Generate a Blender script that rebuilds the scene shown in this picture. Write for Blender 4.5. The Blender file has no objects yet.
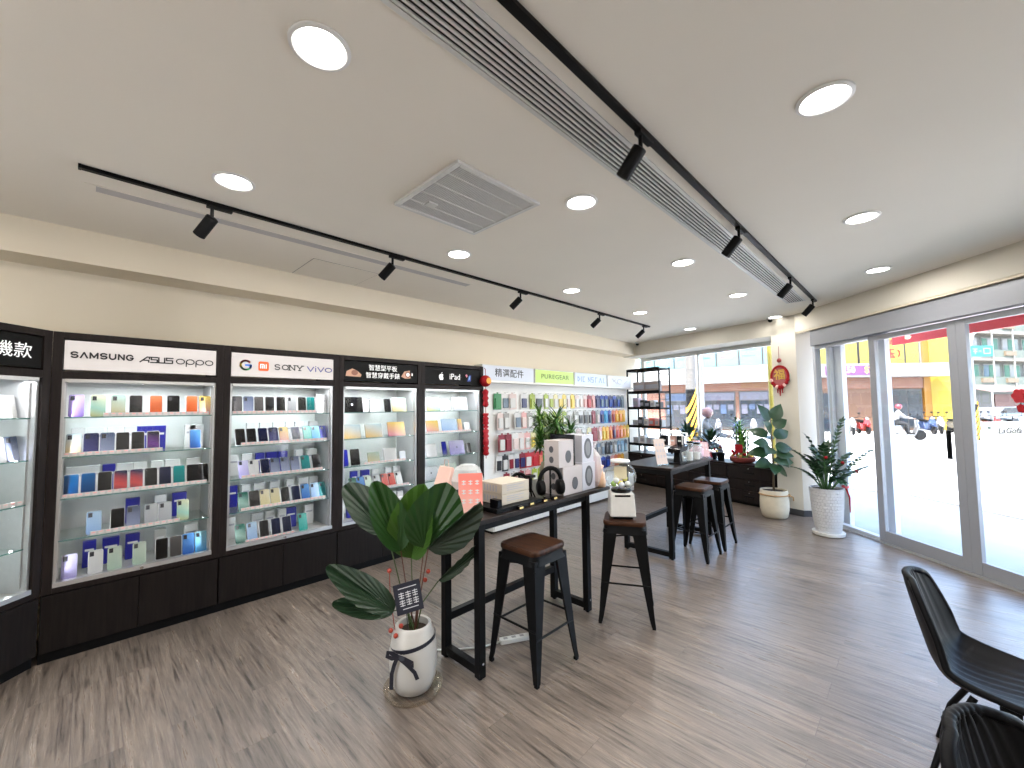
import bpy, math, random
from mathutils import Matrix, Vector, Euler
C = bpy.context.scene.collection
R = math.radians
rnd = random.Random(7)

# ---------------------------------------------------------------- materials
MATS = {}
def nt(name):
    m = bpy.data.materials.new(name); m.use_nodes = True
    n = m.node_tree; n.nodes.clear()
    out = n.nodes.new('ShaderNodeOutputMaterial')
    return m, n, out
def srgb(c):
    if isinstance(c, str):
        c = tuple(int(c[i:i+2], 16)/255 for i in (0, 2, 4))
        c = tuple(x/12.92 if x <= .04045 else ((x+.055)/1.055)**2.4 for x in c)
    return c
def mat(name, col, rough=.5, metal=0., emis=0., var=.06, scale=30., coat=0., bump=0., spec=.5):
    if name in MATS: return MATS[name]
    col = srgb(col)
    m, n, out = nt(name)
    b = n.nodes.new('ShaderNodeBsdfPrincipled')
    b.inputs['Roughness'].default_value = rough; b.inputs['Metallic'].default_value = metal
    b.inputs['Specular IOR Level'].default_value = spec
    if coat: b.inputs['Coat Weight'].default_value = coat
    tc = n.nodes.new('ShaderNodeTexCoord'); no = n.nodes.new('ShaderNodeTexNoise')
    no.inputs['Scale'].default_value = scale; no.inputs['Detail'].default_value = 2
    n.links.new(tc.outputs['Object'], no.inputs['Vector'])
    mx = n.nodes.new('ShaderNodeMix'); mx.data_type = 'RGBA'
    mx.inputs[6].default_value = (*[c*(1-var) for c in col], 1)
    mx.inputs[7].default_value = (*[min(1, c*(1+var)) for c in col], 1)
    n.links.new(no.outputs['Fac'], mx.inputs[0]); n.links.new(mx.outputs[2], b.inputs['Base Color'])
    if emis:
        b.inputs['Emission Strength'].default_value = emis
        b.inputs['Emission Color'].default_value = (*col, 1)
    if bump:
        bp = n.nodes.new('ShaderNodeBump'); bp.inputs['Strength'].default_value = bump; bp.inputs['Distance'].default_value = .01
        n.links.new(no.outputs['Fac'], bp.inputs['Height']); n.links.new(bp.outputs[0], b.inputs['Normal'])
    n.links.new(b.outputs[0], out.inputs[0])
    MATS[name] = m; return m
def grad(name, c1, c2, rough=.2, axis='Z', lo=-.08, hi=.08, diag=.35, stops=None):
    """procedural two or more colour gradient across a printed or lacquered back"""
    if name in MATS: return MATS[name]
    m, n, out = nt(name)
    b = n.nodes.new('ShaderNodeBsdfPrincipled'); b.inputs['Roughness'].default_value = rough; b.inputs['Specular IOR Level'].default_value = .15
    tc = n.nodes.new('ShaderNodeTexCoord'); sp = n.nodes.new('ShaderNodeSeparateXYZ')
    n.links.new(tc.outputs['Object'], sp.inputs[0])
    no = n.nodes.new('ShaderNodeTexNoise'); no.inputs['Scale'].default_value = 14
    n.links.new(tc.outputs['Object'], no.inputs['Vector'])
    ad = n.nodes.new('ShaderNodeMath'); ad.operation = 'MULTIPLY_ADD'; ad.inputs[1].default_value = diag
    n.links.new(sp.outputs['X'], ad.inputs[0]); n.links.new(sp.outputs[axis], ad.inputs[2])
    a2 = n.nodes.new('ShaderNodeMath'); a2.operation = 'MULTIPLY_ADD'; a2.inputs[1].default_value = .05
    n.links.new(no.outputs['Fac'], a2.inputs[0]); n.links.new(ad.outputs[0], a2.inputs[2])
    mr = n.nodes.new('ShaderNodeMapRange'); mr.inputs[1].default_value = lo; mr.inputs[2].default_value = hi
    n.links.new(a2.outputs[0], mr.inputs[0])
    cr = n.nodes.new('ShaderNodeValToRGB'); n.links.new(mr.outputs[0], cr.inputs[0])
    cs = [c1] + list(stops or []) + [c2]
    el = cr.color_ramp.elements
    el[0].color = (*srgb(cs[0]), 1); el[1].color = (*srgb(cs[-1]), 1)
    for i, c in enumerate(cs[1:-1]):
        e = el.new((i+1)/(len(cs)-1)); e.color = (*srgb(c), 1)
    n.links.new(cr.outputs[0], b.inputs['Base Color']); n.links.new(b.outputs[0], out.inputs[0])
    MATS[name] = m; return m
def glass(name, tint=(1, 1, 1), ior=1.45, rough=.0, haze=0.):
    if name in MATS: return MATS[name]
    m, n, out = nt(name)
    t = n.nodes.new('ShaderNodeBsdfTransparent'); t.inputs[0].default_value = (*tint, 1)
    g = n.nodes.new('ShaderNodeBsdfGlossy'); g.inputs['Roughness'].default_value = rough
    lw = n.nodes.new('ShaderNodeLayerWeight'); lw.inputs[0].default_value = .5     # Schlick reflectance, the same from both faces
    pw = n.nodes.new('ShaderNodeMath'); pw.operation = 'POWER'; pw.inputs[1].default_value = 5
    f = n.nodes.new('ShaderNodeMath'); f.operation = 'MULTIPLY_ADD'; f.inputs[1].default_value = .85; f.inputs[2].default_value = ((ior-1)/(ior+1))**2
    n.links.new(lw.outputs['Facing'], pw.inputs[0]); n.links.new(pw.outputs[0], f.inputs[0])
    mx = n.nodes.new('ShaderNodeMixShader')
    n.links.new(f.outputs[0], mx.inputs[0]); n.links.new(t.outputs[0], mx.inputs[1]); n.links.new(g.outputs[0], mx.inputs[2])
    last = mx
    if haze:
        d = n.nodes.new('ShaderNodeBsdfDiffuse'); d.inputs[0].default_value = (.9, .93, .92, 1)
        m2 = n.nodes.new('ShaderNodeMixShader'); m2.inputs[0].default_value = haze
        n.links.new(mx.outputs[0], m2.inputs[1]); n.links.new(d.outputs[0], m2.inputs[2]); last = m2
    n.links.new(last.outputs[0], out.inputs[0])
    MATS[name] = m; return m
def emit(name, col, s):
    if name in MATS: return MATS[name]
    m, n, out = nt(name)
    e = n.nodes.new('ShaderNodeEmission'); e.inputs[0].default_value = (*srgb(col), 1); e.inputs[1].default_value = s
    n.links.new(e.outputs[0], out.inputs[0]); MATS[name] = m; return m

# floor: planks run across the room (along X)
def floor_mat():
    m, n, out = nt('floor_planks'); N = n.nodes; L = n.links
    b = N.new('ShaderNodeBsdfPrincipled'); tc = N.new('ShaderNodeTexCoord')
    br = N.new('ShaderNodeTexBrick')
    br.inputs['Scale'].default_value = 1; br.inputs['Brick Width'].default_value = 1.22; br.inputs['Row Height'].default_value = .185
    br.inputs['Mortar Size'].default_value = .0016; br.inputs['Mortar Smooth'].default_value = .3; br.offset = .37; br.offset_frequency = 2
    br.inputs['Color1'].default_value = (0, 0, 0, 1); br.inputs['Color2'].default_value = (1, 1, 1, 1); br.inputs['Mortar'].default_value = (.35, .35, .35, 1)
    L.new(tc.outputs['Object'], br.inputs['Vector'])
    mp = N.new('ShaderNodeMapping'); mp.inputs['Scale'].default_value = (1.2, 19, 1)
    # shift the grain from plank to plank
    sh = N.new('ShaderNodeVectorMath'); sh.operation = 'MULTIPLY_ADD'; sh.inputs[1].default_value = (7, 0, 3)
    L.new(br.outputs['Color'], sh.inputs[0]); L.new(tc.outputs['Object'], sh.inputs[2]); L.new(sh.outputs[0], mp.inputs[0])
    g = N.new('ShaderNodeTexNoise'); g.inputs['Scale'].default_value = 2.2; g.inputs['Detail'].default_value = 9; g.inputs['Roughness'].default_value = .68; g.inputs['Distortion'].default_value = .35
    L.new(mp.outputs[0], g.inputs['Vector'])
    mk = N.new('ShaderNodeMapping'); mk.inputs['Scale'].default_value = (2.2, 5.5, 1); L.new(sh.outputs[0], mk.inputs[0])
    vo = N.new('ShaderNodeTexVoronoi'); vo.inputs['Scale'].default_value = .8; L.new(mk.outputs[0], vo.inputs['Vector'])
    kr = N.new('ShaderNodeMapRange'); kr.inputs[1].default_value = .02; kr.inputs[2].default_value = .15; kr.inputs[3].default_value = .38; kr.inputs[4].default_value = 1
    L.new(vo.outputs['Distance'], kr.inputs[0])
    cr = N.new('ShaderNodeValToRGB'); e = cr.color_ramp.elements
    e[0].position = .33; e[0].color = (.036, .027, .022, 1); e[1].position = .66; e[1].color = (.235, .188, .153, 1)
    k = e.new(.44); k.color = (.122, .096, .079, 1); k = e.new(.54); k.color = (.165, .132, .108, 1)
    L.new(g.outputs['Fac'], cr.inputs[0])
    hs = N.new('ShaderNodeHueSaturation')
    vr = N.new('ShaderNodeMapRange'); vr.inputs[3].default_value = .85; vr.inputs[4].default_value = 1.14
    L.new(br.outputs['Color'], vr.inputs[0]); L.new(vr.outputs[0], hs.inputs['Value'])
    mm = N.new('ShaderNodeMix'); mm.data_type = 'RGBA'; mm.blend_type = 'MULTIPLY'; mm.inputs[0].default_value = 1
    L.new(cr.outputs[0], mm.inputs[6]); L.new(kr.outputs[0], mm.inputs[7]); L.new(mm.outputs[2], hs.inputs['Color'])
    sm = N.new('ShaderNodeMix'); sm.data_type = 'RGBA'; L.new(br.outputs['Fac'], sm.inputs[0])
    L.new(hs.outputs[0], sm.inputs[6]); sm.inputs[7].default_value = (.09, .07, .06, 1)
    L.new(sm.outputs[2], b.inputs['Base Color'])
    rr = N.new('ShaderNodeMapRange'); rr.inputs[3].default_value = .36; rr.inputs[4].default_value = .22
    L.new(g.outputs['Fac'], rr.inputs[0]); L.new(rr.outputs[0], b.inputs['Roughness'])
    bp = N.new('ShaderNodeBump'); bp.inputs['Strength'].default_value = .5; bp.inputs['Distance'].default_value = .006
    L.new(g.outputs['Fac'], bp.inputs['Height']); L.new(bp.outputs[0], b.inputs['Normal'])
    b.inputs['Specular IOR Level'].default_value = .75
    L.new(b.outputs[0], out.inputs[0]); return m
def brick_mat(name, c1, c2, mortar, w, h, sc=1., rough=.8):
    m, n, out = nt(name); N = n.nodes; L = n.links
    b = N.new('ShaderNodeBsdfPrincipled'); b.inputs['Roughness'].default_value = rough
    tc = N.new('ShaderNodeTexCoord'); br = N.new('ShaderNodeTexBrick'); mp = N.new('ShaderNodeMapping'); mp.inputs['Rotation'].default_value = (R(90), 0, 0)
    L.new(tc.outputs['Object'], mp.inputs[0]); L.new(mp.outputs[0], br.inputs['Vector'])
    br.inputs['Scale'].default_value = sc; br.inputs['Brick Width'].default_value = w; br.inputs['Row Height'].default_value = h
    br.inputs['Mortar Size'].default_value = .012
    for k, c in (('Color1', c1), ('Color2', c2), ('Mortar', mortar)): br.inputs[k].default_value = (*srgb(c), 1)
    L.new(br.outputs['Color'], b.inputs['Base Color']); L.new(b.outputs[0], out.inputs[0]); MATS[name] = m; return m
def wood(name, c1, c2, sc=(3, 40, 3), rough=.45):
    if name in MATS: return MATS[name]
    m, n, out = nt(name); N = n.nodes; L = n.links
    b = N.new('ShaderNodeBsdfPrincipled'); b.inputs['Roughness'].default_value = rough
    tc = N.new('ShaderNodeTexCoord'); mp = N.new('ShaderNodeMapping'); mp.inputs['Scale'].default_value = sc
    g = N.new('ShaderNodeTexNoise'); g.inputs['Scale'].default_value = 2; g.inputs['Detail'].default_value = 6
    L.new(tc.outputs['Object'], mp.inputs[0]); L.new(mp.outputs[0], g.inputs['Vector'])
    cr = N.new('ShaderNodeValToRGB'); cr.color_ramp.elements[0].position = .35; cr.color_ramp.elements[1].position = .65
    cr.color_ramp.elements[0].color = (*srgb(c1), 1); cr.color_ramp.elements[1].color = (*srgb(c2), 1)
    b.inputs['Specular IOR Level'].default_value = .15
    L.new(g.outputs['Fac'], cr.inputs[0]); L.new(cr.outputs[0], b.inputs['Base Color']); L.new(b.outputs[0], out.inputs[0])
    MATS[name] = m; return m

# ---------------------------------------------------------------- mesh builder
class MB:
    def __init__(s): s.v = []; s.f = []; s.m = []; s.mi = 0
    def add(s, vs, fs, M=None):
        o = len(s.v)
        for p in vs:
            p = Vector(p)
            if M is not None: p = M @ p
            s.v.append(tuple(p))
        for f in fs: s.f.append(tuple(o+i for i in f)); s.m.append(s.mi)
        return s
    def box(s, x0, x1, y0, y1, z0, z1, M=None):
        return s.add([(x0,y0,z0),(x1,y0,z0),(x1,y1,z0),(x0,y1,z0),(x0,y0,z1),(x1,y0,z1),(x1,y1,z1),(x0,y1,z1)],
                     [(0,3,2,1),(4,5,6,7),(0,1,5,4),(1,2,6,5),(2,3,7,6),(3,0,4,7)], M)
    def loft(s, rings, cap=True, M=None, close=True):
        n = len(rings[0]); vs = [p for r in rings for p in r]; fs = []
        for k in range(len(rings)-1):
            for i in range(n if close else n-1):
                j = (i+1) % n
                fs.append((k*n+i, k*n+j, (k+1)*n+j, (k+1)*n+i))
        if cap:
            fs.append(tuple(range(n-1, -1, -1))); fs.append(tuple((len(rings)-1)*n+i for i in range(n)))
        return s.add(vs, fs, M)
    def tube(s, pts, rad, seg=8, cap=True, M=None):
        pts = [Vector(p) for p in pts]
        if not isinstance(rad, (list, tuple)): rad = [rad]*len(pts)
        rings = []; ref = None
        for i, p in enumerate(pts):
            a = pts[max(0, i-1)]; b = pts[min(len(pts)-1, i+1)]; t = (b-a)
            t = t.normalized() if t.length > 1e-9 else Vector((0, 0, 1))
            if ref is None:
                ref = Vector((0, 0, 1)) if abs(t.z) < .9 else Vector((1, 0, 0))
            u = t.cross(ref).normalized(); w = u.cross(t).normalized(); ref = w
            rings.append([p + u*math.cos(2*math.pi*k/seg)*rad[i] + w*math.sin(2*math.pi*k/seg)*rad[i] for k in range(seg)])
        return s.loft(rings, cap, M)
    def lathe(s, prof, c=(0, 0, 0), seg=24, M=None, cap=True):
        rings = [[(c[0]+r*math.cos(2*math.pi*k/seg), c[1]+r*math.sin(2*math.pi*k/seg), c[2]+z) for k in range(seg)] for r, z in prof]
        return s.loft(rings, cap, M)
    def prism(s, poly, z0, z1, M=None):
        return s.loft([[(x, y, z0) for x, y in poly], [(x, y, z1) for x, y in poly]], True, M)
    def ball(s, c, r, seg=12, rings=8, sc=(1, 1, 1), M=None):
        pr = []
        for k in range(rings+1):
            a = -math.pi/2 + math.pi*k/rings
            pr.append([(c[0]+sc[0]*r*max(.001, math.cos(a))*math.cos(2*math.pi*i/seg), c[1]+sc[1]*r*max(.001, math.cos(a))*math.sin(2*math.pi*i/seg), c[2]+sc[2]*r*math.sin(a)) for i in range(seg)])
        return s.loft(pr, True, M)
    def blade(s, B, d, up, L, W, bend=.2, n=6, fold=.15, droop=None):
        """leaf blade: base B, direction d, bending away from up"""
        B = Vector(B); d = Vector(d).normalized(); up = Vector(up)
        w = d.cross(up)
        if w.length < 1e-4: w = d.cross(Vector((1, 0, 0)))
        w.normalize(); nn = w.cross(d).normalized(); rows = []
        for i in range(n+1):
            t = i/n; wd = W*.5*math.sin(math.pi*min(1, .08+.92*t)**.8)*(1 if i < n else 0.05)
            c = B + d*(L*t) - nn*(bend*L*t*t)
            rows.append([c - w*wd + nn*fold*wd, c, c + w*wd + nn*fold*wd])
        return s.loft(rows, False, None, False)
    def build(s, name, mats, parent=None, smooth=False, bevel=0., sub=0, autos=None, loc=None, rot=None):
        me = bpy.data.meshes.new(name); me.from_pydata(s.v, [], s.f)
        if not isinstance(mats, (list, tuple)): mats = [mats]
        for m in mats: me.materials.append(m)
        if len(mats) > 1: me.polygons.foreach_set('material_index', s.m)
        if smooth: me.polygons.foreach_set('use_smooth', [True]*len(s.f))
        me.update()
        if autos: me.set_sharp_from_angle(angle=R(autos))
        o = bpy.data.objects.new(name, me); C.objects.link(o)
        if parent: o.parent = parent
        if loc: o.location = loc
        if rot: o.rotation_euler = rot
        if bevel:
            b = o.modifiers.new('b', 'BEVEL'); b.width = bevel; b.segments = 2; b.limit_method = 'ANGLE'; b.angle_limit = R(40)
        if sub:
            b = o.modifiers.new('s', 'SUBSURF'); b.levels = sub; b.render_levels = sub
        return o
def box(name, m, x0, x1, y0, y1, z0, z1, parent=None, bevel=0., **k):
    return MB().box(x0, x1, y0, y1, z0, z1).build(name, m, parent, bevel=bevel, **k)
USED = {}
def tag(o, label, cat, group=None):
    w = len(label.split())
    if w < 4 or w > 16: print('LABELWORDS', w, label)
    if label in USED: print('DUPLABEL', label)
    USED[label] = 1
    o['label'] = label; o['category'] = cat
    if group: o['group'] = group
    return o
def empty(name, loc=(0, 0, 0), rz=0., label=None, cat=None, group=None, rot=None):
    o = bpy.data.objects.new(name, None); C.objects.link(o); o.location = loc
    o.rotation_euler = rot if rot else (0, 0, rz); o.empty_display_size = .05
    if label: tag(o, label, cat, group)
    return o
def struct(o): o['kind'] = 'structure'; return o
def dup(o, parent=None):
    c = o.copy(); C.objects.link(c); c.parent = parent
    for ch in o.children: dup(ch, c)
    return c
def place(o, loc, rot=None, label=None, group=None, cat=None):
    o.location = loc
    if rot: o.rotation_euler = rot
    if label: tag(o, label, cat or o['category'], group)
    return o
def lamp(kind, loc, energy, col=(1, 1, 1), size=.1, parent=None, rot=(0, 0, 0), sy=None, **k):
    d = bpy.data.lights.new('light', kind); d.energy = energy; d.color = col
    if kind == 'AREA':
        d.size = size; d.shape = 'DISK'
        if sy: d.shape = 'RECTANGLE'; d.size_y = sy
    for a, b in k.items(): setattr(d, a, b)
    o = bpy.data.objects.new('light', d); C.objects.link(o); o.location = loc; o.rotation_euler = rot
    if parent: o.parent = parent
    return o
def text(s, h, name, m, parent, M, sx=1., bold=0., ex=.001, align='CENTER', shear=0., sp=1.):
    """lettering as a mesh; text plane is local XY before M (4x4)"""
    cu = bpy.data.curves.new('t', 'FONT'); cu.body = s; cu.size = h; cu.align_x = align; cu.align_y = 'CENTER'
    cu.extrude = ex; cu.offset = bold; cu.shear = shear; cu.resolution_u = 3; cu.space_character = sp
    o = bpy.data.objects.new('t', cu); C.objects.link(o); bpy.context.view_layer.update()
    me = bpy.data.meshes.new_from_object(o.evaluated_get(bpy.context.evaluated_depsgraph_get()))
    bpy.data.objects.remove(o); me.transform(M @ Matrix.Diagonal((sx, 1, 1, 1)))
    me.materials.clear(); me.materials.append(m); me.name = name
    o = bpy.data.objects.new(name, me); C.objects.link(o); o.parent = parent; return o
def strokes(name, m, parent, M, polys, w, th=.002):
    """lettering from pen strokes: polylines of width w in the local XY plane"""
    mb = MB()
    for pl in polys:
        closed = len(pl) > 2 and pl[0] == pl[-1]
        for a, b in zip(pl[:-1], pl[1:]):
            a = Vector((*a, 0)); b = Vector((*b, 0)); d = (b-a)
            if d.length < 1e-6: continue
            d.normalize(); q = Vector((-d.y, d.x, 0))*w/2; e = d*w*.35
            r = [a-e-q, b+e-q, b+e+q, a-e+q]
            mb.loft([[tuple(p) for p in r], [(p.x, p.y, th) for p in r]], True, M)
    return mb.build(name, m, parent)
def arc(cx, cy, rx, ry, a0, a1, n=14):
    return [(cx+rx*math.cos(R(a0+(a1-a0)*i/n)), cy+ry*math.sin(R(a0+(a1-a0)*i/n))) for i in range(n+1)]
ORD = ['first','second','third','fourth','fifth','sixth','seventh','eighth','ninth','tenth','eleventh','twelfth','thirteenth','fourteenth','fifteenth','sixteenth','seventeenth','eighteenth','nineteenth','twentieth',
 'twenty-first','twenty-second','twenty-third','twenty-fourth','twenty-fifth','twenty-sixth','twenty-seventh','twenty-eighth','twenty-ninth','thirtieth']
UP = Matrix.Rotation(R(90), 4, 'X')      # text plane XY -> XZ, facing -Y

# common materials
M_ceil = mat('ceiling_paint', (.86, .815, .73), .9, var=.02, scale=2)
M_wall = mat('wall_paint_warm', (.78, .70, .56), .85, var=.02, scale=2)
M_wall2 = mat('wall_paint_cream', (.62, .585, .51), .85, var=.02, scale=2)
M_white = mat('white_plastic', (.66, .66, .64), .4, var=.02)
M_paper = mat('white_card', (.66, .66, .67), .55, var=.03)
M_black = mat('black_powder_coat', (.004, .004, .0045), .45, var=.2, spec=.12)
M_blackg = mat('black_gloss', (.005, .005, .006), .15, var=.1, spec=.25)
M_esp = wood('espresso_laminate', (.007, .005, .005), (.012, .009, .008), (30, 30, 2), .42)
M_espf = wood('espresso_frame', (.010, .007, .007), (.018, .013, .012), (30, 30, 2), .38)
M_alu = mat('brushed_aluminium', (.62, .62, .63), .32, .85)
M_grey = mat('grey_window_frame', (.27, .28, .31), .42, .15, var=.03)
M_chrome = mat('chrome', (.75, .75, .76), .12, 1.)
M_glass = glass('clear_glass', ior=1.25)
M_shelf = glass('shelf_glass', (.93, .97, .96), 1.5)
M_edge = mat('glass_edge_green', (.10, .22, .20), .15)
M_pane = glass('window_glass', (.97, .985, .98), 1.45)
M_red = mat('festive_red', (.30, .006, .012), .6, var=.15, spec=.2)
M_gold = mat('gold_foil', (.75, .50, .12), .3, .7)
M_leaf = mat('leaf_green', (.035, .11, .018), .38, var=.45, scale=9)
M_leafd = mat('leaf_dark_green', (.014, .05, .018), .35, var=.4, scale=9)
M_leafl = mat('leaf_light_green', (.09, .20, .03), .4, var=.4, scale=9)
M_soil = mat('potting_soil', (.035, .022, .015), .95, var=.5, scale=60)
M_orange_w = mat('hazard_yellow', (.95, .45, .02), .5)
# ---------------------------------------------------------------- camera
YAW, PITCH, ROLL, FPX = -.7737357, .0567017, -.0117127, 416.25
cd = bpy.data.cameras.new('camera'); cam = bpy.data.objects.new('camera', cd); C.objects.link(cam)
cd.sensor_width = 36; cd.lens = FPX/1024*36; cd.clip_start = .05; cd.clip_end = 300
f = Vector((math.sin(YAW), math.cos(YAW), 0)); r = Vector((math.cos(YAW), -math.sin(YAW), 0)); u = Vector((0, 0, 1))
f2 = f*math.cos(PITCH)+u*math.sin(PITCH); u2 = -f*math.sin(PITCH)+u*math.cos(PITCH)
r3 = r*math.cos(ROLL)+u2*math.sin(ROLL); u3 = -r*math.sin(ROLL)+u2*math.cos(ROLL)
cam.matrix_world = Matrix(((r3.x, u3.x, -f2.x, 0), (r3.y, u3.y, -f2.y, 0), (r3.z, u3.z, -f2.z, 1.65), (0, 0, 0, 1)))
bpy.context.scene.camera = cam
Fd, Rt = f.copy(), r.copy()

# ---------------------------------------------------------------- room shell
ZC = 3.0
SQ = math.sqrt(.5)
def doorpt(x, S=6.33): return (x, S-x)
def backy(x, off=0.): return 7.43 - .27*(x+1.29) + off*1.0358
room = [(-4.67, -3), (3.3, -3), (3.3, 3.03), (-1.03, 7.36), (-1.12, 7.60), (-1.29, 7.75), (-4.67, 9.4)]
fl = MB().prism([(-4.8, -3.1), (3.4, -3.1), (3.4, 3.0), (-1.10, 7.50), (-1.29, 8.0), (-4.8, 9.05)], -.06, 0).build('floor', floor_mat()); struct(fl)
fl['label'] = 'grey-brown oak plank flooring'
cl = MB().prism([(-4.9, -3.2), (3.5, -3.2), (3.5, 2.95), (-1.10, 7.60), (-1.29, 8.05), (-4.9, 9.1)], ZC, ZC+.3).build('ceiling', M_ceil); struct(cl)
# unseen block above the shop, its height set to shade the pavement
struct(MB().prism([(-9, -3.2), (3.48, -3.2), (3.48, 3.0), (-1.10, 7.70), (-1.3, 8.2), (-9, 10.2)], ZC+.302, 7.2).build('wall_shade_block', M_wall2))
struct(box('wall_left', M_wall, -4.85, -4.67, -3.2, 9.1, 0, ZC))
WA, WB = -2.7, -1.5
struct(MB().box(-4.67, WA, -3.2, -3.0, 0, ZC).box(WB, 3.48, -3.2, -3.0, 0, ZC).box(WA, WB, -3.2, -3.0, 2.5, ZC).build('wall_front', M_wall2))
w3 = empty('added_window'); struct(w3); w3['label'] = 'added glazing behind the camera that brightens the ceiling'  # unseen glazing added so daylight lifts the ceiling
m = MB(); m.box(WA, WB, -3.14, -3.06, 0, .12); m.box(WA, WB, -3.14, -3.06, 2.42, 2.5)
for k in range(3): m.box(WA+k*(WB-WA-.06)/2, WA+.06+k*(WB-WA-.06)/2, -3.14, -3.06, .12, 2.42)
m.build('window_frame', M_grey, w3); MB().box(WA, WB, -3.105, -3.097, .121, 2.419).build('pane', M_pane, w3)
struct(box('wall_right', M_wall2, 3.3, 3.48, -3.0, 3.2, 0, ZC))
struct(box('trim_1', M_wall, -4.67, -4.356, -3.0, 9.0, 2.75, 2.9995))            # bulkhead over the display cases
# beam over the rear window, its face in the back wall plane
bw = Matrix.Translation((-1.29, 7.43, 0)) @ Matrix.Rotation(-math.atan(.27), 4, 'Z')       # local x along the wall (to the right), y outward
struct(MB().box(-3.5, 0, 0, .62, 2.73, 2.9995, bw).build('wall_back', M_wall2))
# corner pillar between rear window and glass doors
pil = [(-1.63, backy(-1.63)), (-1.29, 7.43), (-1.08, 7.60), (-1.25, 8.15), (-1.47, backy(-1.47, .66))]
struct(MB().prism(pil, 0, 2.9995).build('wall_corner_pillar', M_wall2))
bb = [(-1.625, backy(-1.625, -.012)), (-1.288, 7.416), (-1.10, 7.575), (-1.11, 7.60), (-1.29, 7.445), (-1.62, backy(-1.62, .02))]
struct(MB().prism(bb, 0, .09).build('baseboard_back', mat('dark_skirting', (.05, .05, .055), .5)))
# beam above the glass doors
dm = Matrix.Translation((-1.29, 7.41, 0)) @ Matrix.Rotation(R(-45), 4, 'Z')                # local x along the door wall, y outward
DW = 6.0
struct(MB().box(0, 6.5, .005, .45, 2.73, 2.9995, dm).build('wall_door_side', M_wall2))
struct(MB().box(.02, 6.4, .012, .075, 2.705, 2.729, dm).build('trim_2', mat('cream_trim', (.62, .55, .43), .6)))
struct(MB().box(.235, 6.1, .05, .19, 2.48, 2.70, dm).build('trim_3', M_grey, bevel=.004))   # door header box
struct(MB().box(6.1, 6.4, .05, .30, 0, 2.73, dm).build('wall_door_end', M_wall2))
struct(MB().box(.16, 6.4, .08, .26, -.002, .012, dm).build('trim_4', M_alu))                   # floor track
# rear window: glazing at the back of the bay
w1 = empty('window_1'); struct(w1); w1['label'] = 'rear shop window in slim white frame'
wm = Matrix.Translation((-1.29, 7.43, 0)) @ Matrix.Rotation(-math.atan(.27), 4, 'Z')
fr = MB()
for a, b in ((-3.5, -3.42), (-.41, -.355)): fr.box(a, b, .55, .62, 0, 2.73, wm)
fr.box(-3.42, -.41, .55, .62, 2.66, 2.73, wm); fr.box(-3.42, -.41, .55, .62, 0, .6, wm)
fr.box(-2.07, -2.04, .57, .61, .6, 2.66, wm)
fr.build('window_frame', M_white, w1)
MB().box(-3.42, -.41, .585, .593, .6, 2.66, wm).build('pane', M_pane, w1)
# glass doors. S=6.33 plane = local y (6.33-6.12)/1.414 = .148
def dl(x): return (x+1.29)/SQ - .148            # local x for world x on the door line
def doorleaf(name, xa, xb, y, label, stile=.085, rail=.13, handle=None):
    e = empty(name); struct(e); e['label'] = label
    a, b = dl(xa), dl(xb); m = MB()
    m.box(a, a+stile, y-.022, y+.022, .012, 2.47, dm); m.box(b-stile, b, y-.022, y+.022, .012, 2.47, dm)
    m.box(a+stile, b-stile, y-.021, y+.021, .012, .012+rail, dm); m.box(a+stile, b-stile, y-.021, y+.021, 2.41, 2.47, dm)
    m.build('door_frame', M_grey, e, bevel=.003)
    MB().box(a+stile, b-stile, y-.004, y+.004, .012+rail, 2.41, dm).build('pane', M_pane, e)
    if handle is not None:
        h = dl(handle); k = MB().box(h-.022, h+.022, y-.036, y-.022, 1.08, 1.37, dm); k.box(h-.012, h+.012, y-.048, y-.036, 1.12, 1.33, dm)
        k.build('handle', M_black, e, bevel=.004)
    return e
doorleaf('door_1', -.405, .305, .148, 'sliding glass door with dark pull handle', handle=.215)
doorleaf('door_2', .305, 1.0, .148, 'sliding glass door beside the handled leaf')
doorleaf('door_3', 1.0, 1.66, .148, 'glass panel right of the two door leaves')
doorleaf('door_4', 1.66, 2.34, .148, 'glass panel outside the view at right'); doorleaf('door_5', 2.34, 3.02, .148, 'last glass panel outside the view at right')  # unseen glazing added past the view to let in more daylight
w2 = empty('window_2'); struct(w2); w2['label'] = 'narrow fixed sidelight between pillar and door'
m = MB(); a, b = dl(-1.06), dl(-.40)
m.box(a, a+.05, .12, .20, .012, 2.48, dm); m.box(a+.05, b, .12, .20, .012, .05, dm); m.box(a+.05, b, .12, .20, 2.44, 2.48, dm)
m.box(a+.17, a+.21, .20, .26, .012, 2.48, dm)
m.build('window_frame', mat('pale_frame', (.50, .53, .58), .4), w2, bevel=.003)
MB().box(a+.05, b, .156, .162, .05, 2.44, dm).build('pane', M_pane, w2)
# frosted strips of film / the outer door stiles seen through the glass
fm = mat('white_outer_post', (.62, .65, .74), .5, var=.02)
for k, (xa, wd) in enumerate(((-1.02, .27), (-.45, .13))):
    s = MB().box(dl(xa), dl(xa)+wd, .27, .33, -.02, 2.9, dm).build('trim_%d' % (5+k), fm); struct(s)
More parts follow.
